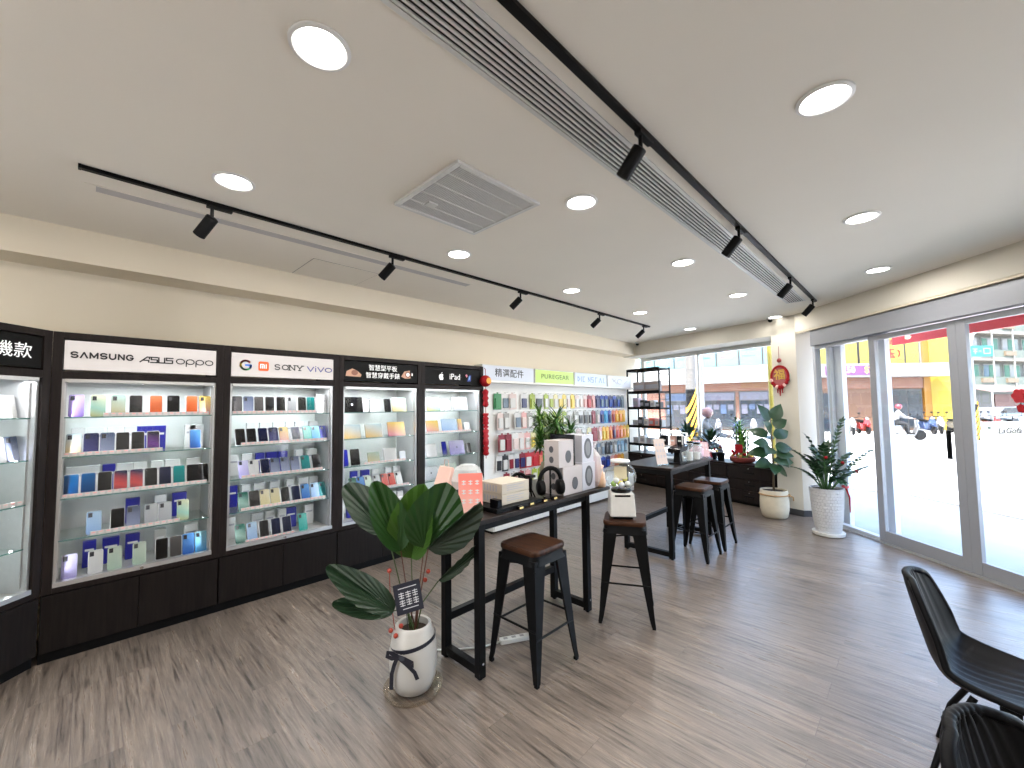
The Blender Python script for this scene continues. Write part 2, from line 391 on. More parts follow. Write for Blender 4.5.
# street entrance canopy with a red valance of yellow characters
cn = empty('entrance_canopy', label='shallow canopy with red lettered valance outside the glass doors', cat='canopy')
MB().box(.6, 5.6, .34, .95, 2.86, 2.93, dm).build('canopy_roof', M_white, cn)
MB().box(.6, 5.6, .90, .92, 2.43, 2.86, dm).build('valance', mat('valance_red', (.95, .07, .10), .6), cn)
P = []
for k in range(16):
    x = .75+k*.30
    if k % 4 == 3: continue
    P += [[(x-.09, .05), (x+.09, .05)], [(x-.07, 0), (x+.08, 0)], [(x, .07), (x, -.07)], [(x-.09, -.06), (x+.09, -.06)]]
strokes('lettering', mat('valance_yellow', (.95, .75, .15), .6), cn, dm @ Matrix.Translation((0, .899, 2.63)) @ UP, P, .028, .003)

# ---------------------------------------------------------------- ceiling fittings
K = 1.35
ring = mat('downlight_trim', (.80, .80, .78), .4)
disc = emit('downlight_diffuser', (1, .97, .93), 9.)
cols = {-2.09: 'left', -1.135: 'middle', -.175: 'right', .80: 'far right'}
rows = [-.8, .42, 1.66, 2.885, 4.11, 5.47]
ncol = {-2.09: 'left ceiling row', -1.135: 'middle ceiling row', -.175: 'row beside the door beam', .80: 'row right of frame'}
proto = None
for cx, cn_ in cols.items():
    idx = 0
    for ry in rows:
        x, y = cx*K, ry*K
        if x+y > 5.95: continue
        vis = ry > 0 and cx < .5 and not (cx == -.175 and ry < 1)  # downlights out of view are added to light the room
        if proto is None:
            e = empty('downlight'); proto = e
            MB().lathe([(.108, 0), (.108, -.006), (.094, -.011), (.086, -.004), (.086, 0)], seg=32).build('trim_ring', ring, e, smooth=True, autos=40)
            MB().lathe([(.086, -.001), (.086, -.005), (.05, -.0055)], seg=32).build('diffuser', disc, e)
        else: e = dup(proto)
        e.location = (x, y, ZC-.001)
        lb = ('round white downlight, %s from the camera in the %s' % (ORD[idx], ncol[cx])) if vis else ('added round ceiling downlight outside the view, %s in %s' % (ORD[idx if vis else rows.index(ry)], ncol[cx]))
        tag(e, lb, 'ceiling light', 'recessed round downlights')
        if vis: idx += 1
        lamp('AREA', (x, y if ry < 5 else y-.25, ZC-.02), 8 if ry < 5 else 4, (1, .96, .90), .16)
# track lighting
def head_mesh():
    e = empty('track_spotlight')
    MB().box(-.017, .017, -.07, .07, -.042, -.018).build('adaptor', M_black, e, bevel=.003)
    MB().tube([(0, -.04, -.04), (0, -.04, -.10)], .010, 10).build('stem', M_black, e, smooth=True, autos=40)
    b = MB().lathe([(.02, .075), (.034, .070), (.036, .066), (.036, -.078), (.031, -.080), (.029, -.06)], seg=24)
    h = b.build('lamp_head', M_black, e, smooth=True, autos=35)
    l = MB().lathe([(.029, -.062), (.012, -.061)], seg=20).build('lens', emit('spot_lens', (1, .72, .45), 3.), h)
    return e
hp = head_mesh()
def track(x, y0, y1, label, heads, tilt, names, sc=1.):
    t = empty('lighting_track', (x, 0, ZC), label=label, cat='lighting track')
    m = MB().box(-.018, .018, y0, y1, -.022, -.001); m.build('rail', M_black, t, bevel=.002)
    [MB().box(-.019, .019, q-.012, q, -.023, -.001).build('end_cap', M_black, t) for q in (y0, y1+.012)]
    global hp
    for i, y in enumerate(heads):
        h = hp if hp.location.length == 0 and not hp.get('label') else dup(hp)
        h.location = (x, y, ZC)
        hd = [c for c in h.children if c.name.startswith('lamp_head')][0]
        hd.location = (tilt[0]*.05, -.04+tilt[1]*.022, -.150); hd.rotation_euler = (R(22*tilt[1]), R(42*tilt[0]*-1), 0)
        tag(h, names % ORD[i], 'spotlight', 'black track spotlights')
        h.scale = (sc,)*3
track(-3.208, -.06, 6.61, 'long black lighting track above the phone display cases', [.53+.04, 1.86, 3.48, 5.13, 6.46], (-1, -1), 'black cylinder spotlight on the left track, %s from the camera')
track(-.907, -1.6, 6.58, 'black lighting track beside the slotted air grille', [1.88, 3.42, 5.16, 6.45], (-1, 0), 'black cylinder spotlight on the middle track, %s from the camera')
for y in (.57, 1.86, 3.48, 5.13, 6.46):
    lamp('SPOT', (-3.26, y-.04, ZC-.25), 4, (1, .80, .58), rot=(0, R(-50), 0), spot_size=R(80), spot_blend=.8, shadow_soft_size=.04)
# linear slot grille
g = empty('slot_air_grille', label='long white slotted air grille recessed along the ceiling', cat='air grille')
m = MB()
x0, x1 = -1.205, -.995; ya, yb = -1.6, 6.5
m.box(x0, x0+.022, ya, yb, ZC-.008, ZC-.001); m.box(x1-.022, x1, ya, yb, ZC-.008, ZC-.001); m.box(x0+.022, x1-.022, yb-.02, yb, ZC-.008, ZC-.001)
m.build('frame', M_white, g)
m = MB(); nsl = 7
for i in range(nsl):
    xx = x0+.034+i*(x1-x0-.068)/(nsl-1)
    m.box(xx-.0045, xx+.0045, ya, yb-.02, ZC-.012, ZC-.004)
m.build('slats', M_white, g)
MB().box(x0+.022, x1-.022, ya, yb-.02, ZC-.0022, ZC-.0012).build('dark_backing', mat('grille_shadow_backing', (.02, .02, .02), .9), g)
# square return-air grille
v = empty('ceiling_vent', label='square white return air grille in the ceiling', cat='vent')
X0, X1, Y0, Y1 = -2.395, -1.725, 1.365, 2.05; z = ZC
m = MB()
for b_ in ((X0, X1, Y0, Y0+.03), (X0, X1, Y1-.03, Y1), (X0, X0+.03, Y0+.03, Y1-.03), (X1-.03, X1, Y0+.03, Y1-.03)): m.box(*b_, z-.02, z-.001)
m.build('frame', M_white, v, bevel=.003)
m = MB(); n_ = 46
for i in range(n_):
    yy = Y0+.03+(i+.5)*(Y1-Y0-.06)/n_; m.box(X0+.03, X1-.03, yy-.0022, yy+.0022, z-.013, z-.004)
m.build('louvres', mat('louvre_grey', (.75, .75, .74), .5), v)
m = MB()
for i in range(1, 5): xx = X0+i*(X1-X0)/5; m.box(xx-.004, xx+.004, Y0+.03, Y1-.03, z-.016, z-.003)
m.build('cross_bars', M_white, v)
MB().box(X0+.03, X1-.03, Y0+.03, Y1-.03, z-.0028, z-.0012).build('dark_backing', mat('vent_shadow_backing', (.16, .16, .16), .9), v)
k = MB().box(-2.25, -2.19, 1.50, 1.57, z-.026, z-.014).build('latch', M_white, v, bevel=.003)
# slim slot diffuser and access panel near the bulkhead
s = empty('slot_diffuser', label='slim recessed slot diffuser beside the left track', cat='air diffuser')
MB().box(-3.545, -3.535, -.05, 2.95, z-.004, z-.0005).box(-3.445, -3.435, -.05, 2.95, z-.004, z-.0005).box(-3.535, -3.445, -.05, 0, z-.004, z-.0005).box(-3.535, -3.445, 2.9, 2.95, z-.004, z-.0005).build('frame', M_ceil, s)
MB().box(-3.535, -3.445, 0, 2.9, z-.003, z-.0012).build('vane', mat('diffuser_grey', (.52, .50, .50), .7), s)
s = empty('access_panel', label='flush square access panel in ceiling beside the bulkhead', cat='access panel')
MB().box(-4.34, -3.80, 1.38, 2.0, z-.004, z-.0008).build('panel', M_ceil, s)
MB().box(-4.345, -3.795, 1.375, 2.005, z-.0022, z-.0005).build('gap', mat('panel_gap', (.35, .33, .30), .8), s)
# two dome cameras
for loc, lb in (((-4.20, 8.10, ZC), 'small dome camera above the black shelf rack'), ((-1.60, 7.40, ZC), 'small dome camera above the corner pillar')):
    c_ = empty('dome_camera', loc, label=lb, cat='camera')
    MB().lathe([(.05, 0), (.05, -.02), (.04, -.03)], seg=20).build('base', M_white, c_, smooth=True, autos=30)
    MB().ball((0, 0, -.04), .034, 14, 8).build('lens_ball', M_black, c_, smooth=True)
# ---------------------------------------------------------------- display cases
CW, CH, CDp = .975, 2.206, .47
M_back = mat('case_back_panel', (.80, .83, .82), .35, var=.03)
M_deck = mat('case_deck_panel', (.45, .44, .43), .3)
M_rail = mat('price_rail_clear', (.5, .48, .48), .3)
M_tagp = mat('price_tag_pink', (.85, .42, .40), .5)
M_tagw = mat('price_tag_white', (.62, .58, .57), .5)
M_led = emit('case_led', (.93, .97, 1), 1.8)
SH = [.78, 1.06, 1.345, 1.62]
def case(origin, rz, label, rails, lights=True):
    """local x along the front (left to right), y into the wall, z up; returns the Empty and the text matrix of its sign"""
    e = empty('phone_display_case', origin, rz, label, 'display case', 'dark framed glass phone display cases')
    m = MB()
    for a in (0, CW-.05): m.box(a, a+.05, 0, CDp, .45, CH)
    m.box(.05, CW-.05, 0, CDp, CH-.045, CH); m.box(.05, CW-.05, 0, CDp, 1.885, 1.935); m.box(.05, CW-.05, 0, CDp, .45, .485)
    m.build('frame', M_espf, e, bevel=.002)
    box('base_cabinet', M_esp, .002, CW-.002, .02, CDp, .07, .449, e)
    box('plinth', M_black, 0, CW, .035, CDp, 0, .0695, e)
    for k, a in enumerate((.006, CW/2+.002)): box('door', M_esp, a, a+CW/2-.008, .002, .0195, .075, .440, e, bevel=.0015)
    box('back_panel', M_back, .05, CW-.05, CDp-.02, CDp-.005, .486, 1.884, e)
    for a in (.051, CW-.066): box('side_lining', M_alu, a, a+.015, .02, CDp-.022, .487, 1.884, e)
    box('deck', M_deck, .067, CW-.067, .05, CDp-.022, .487, .500, e)
    t = box('sliding_track', M_alu, .051, CW-.051, .002, .045, .486, .516, e)
    box('top_track', M_alu, .067, CW-.067, .002, .045, 1.862, 1.8845, e)
    for k, z in enumerate(SH):
        s = box('shelf', M_shelf, .068, CW-.068, .05, CDp-.025, z-.008, z, e)
        box('polished_edge', M_edge, .068, CW-.068, .0475, .0495, z-.008, z, s)
    for a, y in ((.068, .014), (CW/2-.02, .030)): box('sliding_glass', M_glass, a, a+CW/2-.05, y, y+.006, .518, 1.86, e)
    lk = MB().tube([(CW/2+.01, -.012, .50), (CW/2+.01, .004, .50)], .011, 12).build('lock', M_chrome, e)
    box('led_strip', M_led, .08, CW-.08, .052, .070, 1.868, 1.8835, e)
    for a in (.0665, CW-.0745): box('side_channel', M_alu, a, a+.008, .055, .067, .53, 1.85, e)
    Mx = e_matrix(origin, rz)
    if lights:
        lamp('AREA', (CW/2, .12, 1.86), 4.2, (.93, .97, 1), CW-.2, parent=e, sy=.05)
        for a, s_ in ((.10, -1), (CW-.10, 1)):
            lamp('AREA', (a, .09, 1.16), 1.2, (.93, .97, 1), 1.2, parent=e, rot=(0, R(90)*s_, 0), sy=.02)
    for si, (a, b) in rails.items():
        z = .512 if si == 0 else SH[si-1]
        if si == 0: z = .500
        rl = box('price_rail', M_rail, a, b, .056, .062, z+.001, z+.028, e)
        n_ = int((b-a)/.036); mm = MB()
        for i in range(n_):
            xx = a+.004+i*(b-a)/n_; mm.mi = 0; mm.box(xx, xx+.026, .0545, .056, z+.004, z+.027)
            mm.mi = 1; mm.box(xx+.003, xx+.022, .054, .0545, z+.015+.004*((i*7) % 2), z+.024)
        mm.build('price_tags', [M_tagw, M_tagp], rl)
    return e
def e_matrix(loc, rz): return Matrix.Translation(loc) @ Matrix.Rotation(rz, 4, 'Z')
CX = -4.18
Yc = [-.17, .805, 1.78, 2.755]
nmc = ['leftmost white-signed case', 'second white-signed case', 'case under the watch sign', 'last black-signed case']
A = case((CX, Yc[0], 0), R(90), 'tall dark display case whose white sign shows three phone makers', {4: (.26, .89), 3: (.07, .60), 2: (.07, .89), 1: (.22, .72)})
B = case((CX, Yc[1], 0), R(90), 'tall dark display case with four coloured logos on white sign', {4: (.08, .78), 3: (.15, .89), 2: (.16, .85), 1: (.16, .88), 0: (.2, .6)})
Cc = case((CX, Yc[2], 0), R(90), 'tall dark display case under black sign with two watches', {1: (.15, .85), 2: (.3, .8)})
Dd = case((CX, Yc[3], 0), R(90), 'tall dark display case under black tablet sign, farthest of the row', {3: (.1, .8)})
ang = R(135)
E0 = (CX+CW*SQ, Yc[0]-CW*SQ, 0)
E_ = case(E0, ang, 'angled dark display case cut off by the left picture edge', {2: (.3, .9)})
# signs (light boxes) : local plane of the sign, x to the right, y up, facing out
def sign(e, m, name='sign_panel'): return box(name, m, .055, CW-.055, .010, .020, 1.948, 2.152, e)
def SM(x, z): return Matrix.Translation((x, .0085, z)) @ UP
def lit(name, c, s):            # back-lit acrylic sign
    return mat(name, c, .35, emis=s, var=.04, scale=3)
sw = lit('backlit_sign_white', (.50, .47, .46), .30); sb = mat('sign_black', (.004, .004, .004), .4, spec=.12)
ink = mat('sign_ink_black', (.01, .01, .012), .5); wl = lit('lit_letter_white', (.8, .8, .8), .35)
pS = sign(A, sw)
def esses(x, w_, h): return arc(x+w_/2, h*.73, w_/2, h*.27, 25, 265, 8)+arc(x+w_/2, h*.27, w_/2, h*.27, 85, -155, 8)
P = []; hh = .034
P += [esses(0, .030, hh), [(.044, 0), (.060, hh), (.076, 0)], [(.050, .010), (.070, .010)] if 0 else [(.044, 0), (.046, .004)], [(.090, 0), (.090, hh), (.108, .006), (.126, hh), (.126, 0)], esses(.141, .030, hh),
      [(.186, hh)]+arc(.201, .014, .015, .014, 180, 360, 8)+[(.216, hh)], [(.232, 0), (.232, hh), (.260, 0), (.260, hh)], arc(.291, hh/2, .017, hh/2, 35, 325, 12)+[(.308, .015), (.294, .015)]]
strokes('lettering', ink, pS, SM(.088, 2.035) @ Matrix.Diagonal((1.03, 1.1, 1, 1)), P, .0088)
def asus(M):
    P = [[(0,0),(.035,.034),(.052,.034)],[(.018,.012),(.043,.012),(.043,0)],[(.046,.034),(.046,.022)],
         [(.088,.034),(.056,.034),(.056,.018),(.086,.018),(.086,0),(.052,0)],[(.094,.034),(.094,0),(.124,0),(.124,.034)],[(.168,.034),(.134,.034),(.134,.018),(.166,.018),(.166,0),(.130,0)]]
    return strokes('lettering', ink, pS, M, P, .0075)
asus(SM(.445, 2.028) @ Matrix.Diagonal((1.15, 1.15, 1, 1)))
P = [arc(0, .017, .021, .016, 0, 360), arc(.052, .017, .021, .016, 0, 360), [(.031, .017), (.031, -.014)], arc(.104, .017, .021, .016, 0, 360), [(.083, .017), (.083, -.014)], arc(.156, .017, .021, .016, 0, 360)]
strokes('lettering', ink, pS, SM(.685, 2.026) @ Matrix.Diagonal((1.2, 1.2, 1, 1)), P, .0058)
pS = sign(B, sw)
gx, gz, gr = .160, 2.048, .039
gm = [mat('logo_red', (.80, .06, .04), .4), mat('logo_yellow', (.92, .60, .02), .4), mat('logo_green', (.05, .42, .12), .4), mat('logo_blue', (.06, .22, .80), .4)]
for (a0, a1), g_ in zip(((45, 150), (150, 205), (205, 315), (315, 360)), gm):
    strokes('logo_ring', g_, pS, SM(gx, gz), [arc(0, 0, gr, gr, a0, a1)] + ([[(0, 0), (gr, 0)]] if a1 == 360 else []), .016)
mb = MB(); rr = .016
pts = [(-.042+rr, -.042)] + [q for cx, cy, a in ((.042-rr, -.042+rr, -90), (.042-rr, .042-rr, 0), (-.042+rr, .042-rr, 90), (-.042+rr, -.042+rr, 180)) for q in arc(cx, cy, rr, rr, a, a+90, 5)]
mb.prism(pts, 0, .0015, SM(.298, 2.046)); mb.build('logo_badge', mat('logo_orange', (.90, .14, .02), .4), pS)
strokes('lettering', wl, pS, SM(.298, 2.046) @ Matrix.Translation((0, 0, .0016)), [[(-.024, -.018), (-.024, .016), (-.002, .016), (.004, .010), (.004, -.018)], [(-.010, .004), (-.010, -.018)], [(.020, .016), (.020, -.018)]], .0075)
# serif word: strokes plus slab ends
P = []
def ser(x, w_, pl): return [[(x+a*w_, b) for a, b in q] for q in pl]
h_ = .034
P += [[(x+.0, y) for x, y in q] for q in ([arc(.375, .025, .014, .009, 20, 270, 9) + arc(.375, .008, .014, .0095, 90, -160, 9)])]
P += [arc(.425, .017, .019, .0165, 0, 360)]
P += ser(.452, .034, [[(0, 0), (0, h_), (1, 0), (1, h_)], [(-.25, h_), (.2, h_)], [(.78, h_), (1.25, h_)], [(-.25, 0), (.25, 0)]])
P += ser(.500, .038, [[(0, h_), (.5, h_*.45), (1, h_)], [(.5, h_*.45), (.5, 0)], [(-.2, h_), (.2, h_)], [(.8, h_), (1.2, h_)], [(.28, 0), (.72, 0)]])
strokes('lettering', ink, pS, SM(.391, 2.024) @ Matrix.Diagonal((1.34, 1.3, 1, 1)) @ Matrix.Translation((-.361, 0, 0)), P, .0062)
vb = mat('logo_indigo', (.04, .05, .28), .4)
P = [[(.575, .034), (.597, 0), (.619, .034)], [(.634, .026), (.634, 0)], [(.649, .034), (.671, 0), (.693, .034)], arc(.728, .016, .024, .016, 0, 360), [(.634, .040), (.634, .038)]]
P = [[(a+.035, b) for a, b in q] for q in P]
strokes('lettering', vb, pS, SM(.672, 2.022) @ Matrix.Diagonal((1.3, 1.25, 1, 1)) @ Matrix.Translation((-.61, 0, 0)), P, .0065)
pS = sign(Cc, sb)
text('智慧型平板', .068, 'lettering', wl, pS, SM(.49, 2.093), bold=0)
text('智慧穿戴手錶', .068, 'lettering', wl, pS, SM(.49, 2.010), bold=0)
skin_c = mat('printed_skin', (.62, .36, .24), .5); wcase = mat('printed_watch', (.30, .12, .08), .4)
m = MB(); m.mi = 0
m.prism([(-.10, -.05), (.06, -.055), (.07, -.03), (.02, .01), (-.03, .03), (-.09, .0)], 0, .0012, SM(.17, 2.045)); m.mi = 1
m.prism(arc(-.005, -.012, .035, .028, 0, 350), .0012, .003, SM(.17, 2.045)); m.build('watch_picture', [skin_c, wcase], pS)
m = MB(); m.mi = 0; m.prism([(-.09, -.03), (-.05, .03), (.02, .045), (.03, -.045), (-.04, -.05)], 0, .0012, SM(.80, 2.045)); m.mi = 1
m.prism(arc(-.005, -.004, .036, .036, 0, 350), .0012, .003, SM(.80, 2.045)); m.mi = 2; m.prism(arc(-.005, -.004, .022, .022, 0, 350), .003, .0035, SM(.80, 2.045)); m.mi = 2
m.box(.845, .860, .0075, .009, 2.03, 2.06); m.build('watch_picture', [skin_c, wcase, wl], pS)
pS = sign(Dd, sb)
text('iPad', .105, 'lettering', wl, pS, SM(.50, 2.045), bold=.0)
m = MB()
body = [(0, .028), (.016, .034), (.034, .026), (.026, .006), (.032, -.018), (.018, -.040), (.006, -.040), (0, -.036), (-.006, -.040), (-.018, -.040), (-.034, -.016), (-.034, .012), (-.020, .034)]
body = [(.0, .026), (.014, .033), (.030, .026), (.022, .012), (.022, -.004), (.033, -.014), (.020, -.038), (.008, -.040), (0, -.036), (-.010, -.040), (-.022, -.034), (-.034, -.008), (-.030, .020), (-.014, .033)]
m.prism(body, 0, .0015, SM(.29, 2.040)); m.prism([(0, .036), (.004, .052), (.016, .058), (.013, .044)], 0, .0015, SM(.29, 2.040)); m.build('apple_logo', wl, pS)
m = MB(); m.mi = 0; m.prism([(-.05, .03), (-.03, .045), (-.01, .02), (-.03, .0)], 0, .0012, SM(.72, 2.045)); m.mi = 1; m.prism([(-.02, -.05), (.04, -.045), (.045, .03), (.015, .035), (.0, .0)], 0, .0012, SM(.72, 2.045)); m.mi = 2; m.prism([(.0, -.035), (.025, -.02), (.03, .02), (.01, .02)], .0013, .002, SM(.72, 2.045))
m.build('tablet_picture', [mat('printed_pink', (.75, .25, .3), .5), mat('printed_navy', (.03, .06, .35), .5), mat('printed_sky', (.25, .5, .8), .5)], pS)
pS = sign(E_, sb)
text('平價機款', .105, 'lettering', wl, pS, SM(.655, 2.045))

# ---------------------------------------------------------------- phones and boxes in the cases
def rr2(w, h, r, n=4):
    return [q for cx, cy, a in ((w/2-r, r, -90), (w/2-r, h-r, 0), (-w/2+r, h-r, 90), (-w/2+r, r, 180)) for q in arc(cx, cy, r, r, a, a+90, n)]
PM = Matrix.Rotation(R(90), 4, 'X')
def slab(w, h, t, r):
    p = rr2(w, h, r)
    return MB().loft([[(x, 0, z) for x, z in [(a*.97, b) for a, b in p]], [(x, .0012, z) for x, z in p], [(x, t-.0012, z) for x, z in p], [(x, t, z) for x, z in [(a*.97, b) for a, b in p]]])
sat = lambda c: tuple(min(1, max(0, (q**1.45)*.50)) for q in c)
G = lambda n_, *c, **k: grad('back_'+n_, sat(c[0]), sat(c[-1]), lo=0, hi=.17, stops=[sat(q) for q in c[1:-1]], **k)
FIN = {
 'purple': G('purple', (.42, .30, .75), (.72, .62, .92)), 'mint': G('mint', (.75, .72, .40), (.55, .80, .72), (.80, .84, .66)),
 'cream': G('cream', (.78, .66, .40), (.66, .80, .74)), 'dark': G('dark', (.02, .018, .02), (.05, .045, .045)),
 'orange': G('orange', (.95, .22, .04), (.80, .35, .18)), 'black': G('black', (.008, .008, .01), (.03, .03, .035)),
 'pink': G('pink', (.85, .45, .55), (.95, .75, .30)), 'yellow': G('yellow', (.90, .66, .30), (.70, .80, .85)),
 'slate blue': G('slate', (.20, .20, .42), (.10, .11, .22)), 'silver blue': G('silverblue', (.62, .66, .85), (.25, .30, .42)),
 'light blue': G('lightblue', (.45, .62, .90), (.62, .78, .95)), 'blue': G('blue', (.05, .18, .55), (.25, .50, .85)),
 'teal': G('teal', (.02, .28, .30), (.05, .45, .45)), 'deep blue': G('deepblue', (.01, .04, .16), (.04, .22, .45)),
 'green': G('green', (.03, .20, .17), (.45, .60, .55), (.05, .25, .2)), 'silver': G('silver', (.60, .62, .66), (.78, .80, .82)),
 'white': G('white', (.80, .80, .82), (.86, .86, .86)), 'pale green': G('palegreen', (.62, .76, .66), (.78, .86, .78)),
 'gold': G('gold', (.75, .68, .38), (.85, .80, .60)), 'red': G('red', (.75, .10, .10), (.9, .4, .35)), 'nebula': G('nebula', (.02, .03, .12), (.85, .15, .15), (.02, .04, .16)),
 'violet screen': G('violet', (.02, .02, .05), (.30, .10, .45), (.03, .03, .08)), 'royal blue': G('royal', (.02, .02, .35), (.04, .06, .60)), 'grey': G('grey', (.14, .13, .13), (.22, .21, .21)),
 'cyan': G('cyan', (.08, .42, .80), (.50, .80, .92)), 'navy': G('navy', (.01, .015, .06), (.02, .04, .14)), 'lilac': G('lilac', (.55, .50, .82), (.74, .72, .92)), 'aqua': G('aqua', (.05, .55, .52), (.3, .75, .7))}
M_bump = mat('camera_module_dark', (.02, .02, .025), .2)
PH = {}
def phone_proto(col, kind, w=.078, h=.160):
    key = (col, kind, w)
    if key in PH: return dup(PH[key])
    o = slab(w, h, .009, .012).build('display_phone', FIN[col], None)
    if kind == 'b':
        MB().box(-w/2+.008, -w/2+.030, -.0025, 0, h-.042, h-.010).build('camera_module', M_bump, o, bevel=.002)
    else:
        o.data.materials.clear(); o.data.materials.append(mat('phone_rim_silver', (.5, .5, .52), .3, .6))
        MB().prism(rr2(w-.006, h-.008, .009), 0, .0008, Matrix.Translation((0, -.0002, .004)) @ Matrix.Rotation(R(90), 4, 'X')).build('screen', FIN[col], o)
    s = MB(); s.box(-.02, .02, .010, .013, 0, h*.55); s.box(-.02, .02, .013, .06, 0, .003); s.build('stand', M_glass, o)
    PH[key] = o; return o
SHN = {4: 'top shelf', 3: 'second shelf', 2: 'third shelf', 1: 'fourth shelf', 0: 'bottom deck'}
def shelfz(si): return .5015 if si == 0 else SH[si-1]+.0005
def xf(ci, yw): return yw - Yc[ci]
M_boxes = {'white': M_paper, 'blue': mat('navy_blue_carton', (.008, .010, .26), .4), 'grey': mat('grey_carton', (.45, .44, .43), .5), 'black': mat('black_carton', (.02, .02, .022), .4)}
M_cart_print = mat('carton_print', (.35, .36, .42), .5)
BX = {}
def carton(col, w=.085, h=.175, d=.045):
    key = (col, w, h)
    if key in BX: return dup(BX[key])
    o = MB().box(-w/2, w/2, 0, d, 0, h).build('phone_box', M_boxes[col], None, bevel=.0015)
    MB().box(-w/2+.012, w/2-.012, -.0008, 0, h*.62, h*.70).build('printed_mark', M_cart_print if col == 'white' else M_paper, o)
    BX[key] = o; return o
def row(ci, si, items, y=.10, tilt=-14, h=None, gname=None):
    Mx = e_matrix((CX, Yc[ci], 0), R(90)); z = shelfz(si)
    for i, (yw, col, kind) in enumerate(items):
        o = phone_proto(col, kind)
        p = Mx @ Vector((xf(ci, yw), y, z))
        what = 'phone' if kind == 'b' else 'phone showing its screen'
        place(o, p, (R(tilt), 0, R(90)), '%s %s, %s from left on %s of %s' % (col, what, ORD[i], SHN[si], nmc[ci]), 'display phones on the %s' % nmc[ci], 'phone')
def boxes(ci, si, items, y=.30, w=.085, h=.19):
    Mx = e_matrix((CX, Yc[ci], 0), R(90)); z = shelfz(si)
    for i, (yw, col) in enumerate(items):
        ww = w*(.85+.25*((i*5+si) % 3)/2)
        o = carton(col, round(ww, 3), h)
        if yw-Yc[ci]+ww/2 > CW-.08: yw = Yc[ci]+CW-.08-ww/2
        if yw-Yc[ci]-ww/2 < .075: yw = Yc[ci]+.075+ww/2
        place(o, Mx @ Vector((xf(ci, yw), y, z)), (0, 0, R(90)), '%s carton, %s from left at back of %s, %s' % (col, ORD[i], SHN[si], nmc[ci]), 'cartons standing behind the phones', 'box')
def seq(ys, cols, kind='b'): return [(y, c.rstrip('*'), 's' if c.endswith('*') else kind) for y, c in zip(ys, cols.split(','))]
row(0, 4, seq([-.047, .063, .171, .268, .386, .493, .611, .70], 'purple,mint,cream,dark*,orange*,black,orange*,pink'), tilt=-8)
row(0, 3, seq([-.052, .036, .120, .203, .288, .377, .642], 'yellow,slate blue,silver blue,black*,dark*,violet screen*,blue*'))
boxes(0, 3, [(-.033, 'white'), (.058, 'white'), (.163, 'white'), (.255, 'white'), (.34, 'blue'), (.43, 'blue'), (.633, 'white'), (.73, 'white')])
row(0, 2, seq([-.055, .03, .115, .20, .288, .372, .457, .544, .63, .70], 'deep blue*,deep blue*,black*,nebula*,nebula*,black*,navy*,teal*,black*,dark*'))
boxes(0, 2, [(-.04, 'white'), (.05, 'white'), (.14, 'blue'), (.23, 'white'), (.32, 'white'), (.42, 'white'), (.52, 'white'), (.66, 'white')])
row(0, 1, seq([.068, .192, .279, .381, .466, .576], 'light blue,black*,silver blue,silver,silver,mint'))
boxes(0, 1, [(.285, 'blue'), (.453, 'white'), (.576, 'blue')])
row(0, 0, seq([-.045, .085, .185, .321, .452, .538, .618, .70], 'lilac,white,pale green,pale green,black*,grey*,blue,cyan'), tilt=-12)
boxes(0, 0, [(.053, 'blue'), (.169, 'blue'), (.292, 'blue'), (.46, 'grey'), (.66, 'white')])
row(1, 4, seq([.93, 1.017, 1.099, 1.188, 1.281, 1.378, 1.469, 1.549], 'grey,silver blue,grey*,dark*,dark*,silver,black*,teal*'), tilt=-8)
boxes(1, 4, [(1.66, 'white')], y=.12, h=.18)
row(1, 3, seq([.965, 1.051, 1.143, 1.231, 1.32, 1.424, 1.531, 1.610, 1.665], 'dark*,black*,navy*,slate blue,pink,navy*,aqua,cyan,blue')[:8] + [(1.692, 'royal blue', 'b')], tilt=-24)
boxes(1, 3, [(1.089, 'white'), (1.208, 'white'), (1.315, 'white'), (1.423, 'white'), (1.52, 'white'), (1.65, 'white')])
row(1, 2, seq([.996, 1.079, 1.166, 1.250, 1.336, 1.423, 1.518, 1.622], 'lilac,white,navy*,silver blue,silver blue,silver blue,teal,dark'), tilt=-24)
boxes(1, 2, [(.95, 'white'), (1.062, 'white'), (1.17, 'blue'), (1.268, 'blue'), (1.366, 'blue'), (1.52, 'white'), (1.64, 'white')])
row(1, 1, seq([1.001, 1.088, 1.171, 1.255, 1.340, 1.433, 1.522, 1.61, 1.69], 'green,dark,gold,gold,black*,navy*,blue,light blue,teal'), tilt=-24)
boxes(1, 1, [(.95, 'blue'), (1.06, 'white'), (1.17, 'white'), (1.30, 'white'), (1.44, 'white'), (1.56, 'white'), (1.66, 'white')])
row(1, 0, seq([.983, 1.073, 1.167, 1.264, 1.358, 1.50], 'green,light blue,black*,navy*,navy*,aqua'), tilt=-20)
boxes(1, 0, [(.95, 'white'), (1.158, 'white'), (1.26, 'white'), (1.37, 'white'), (1.45, 'blue'), (1.62, 'white')])
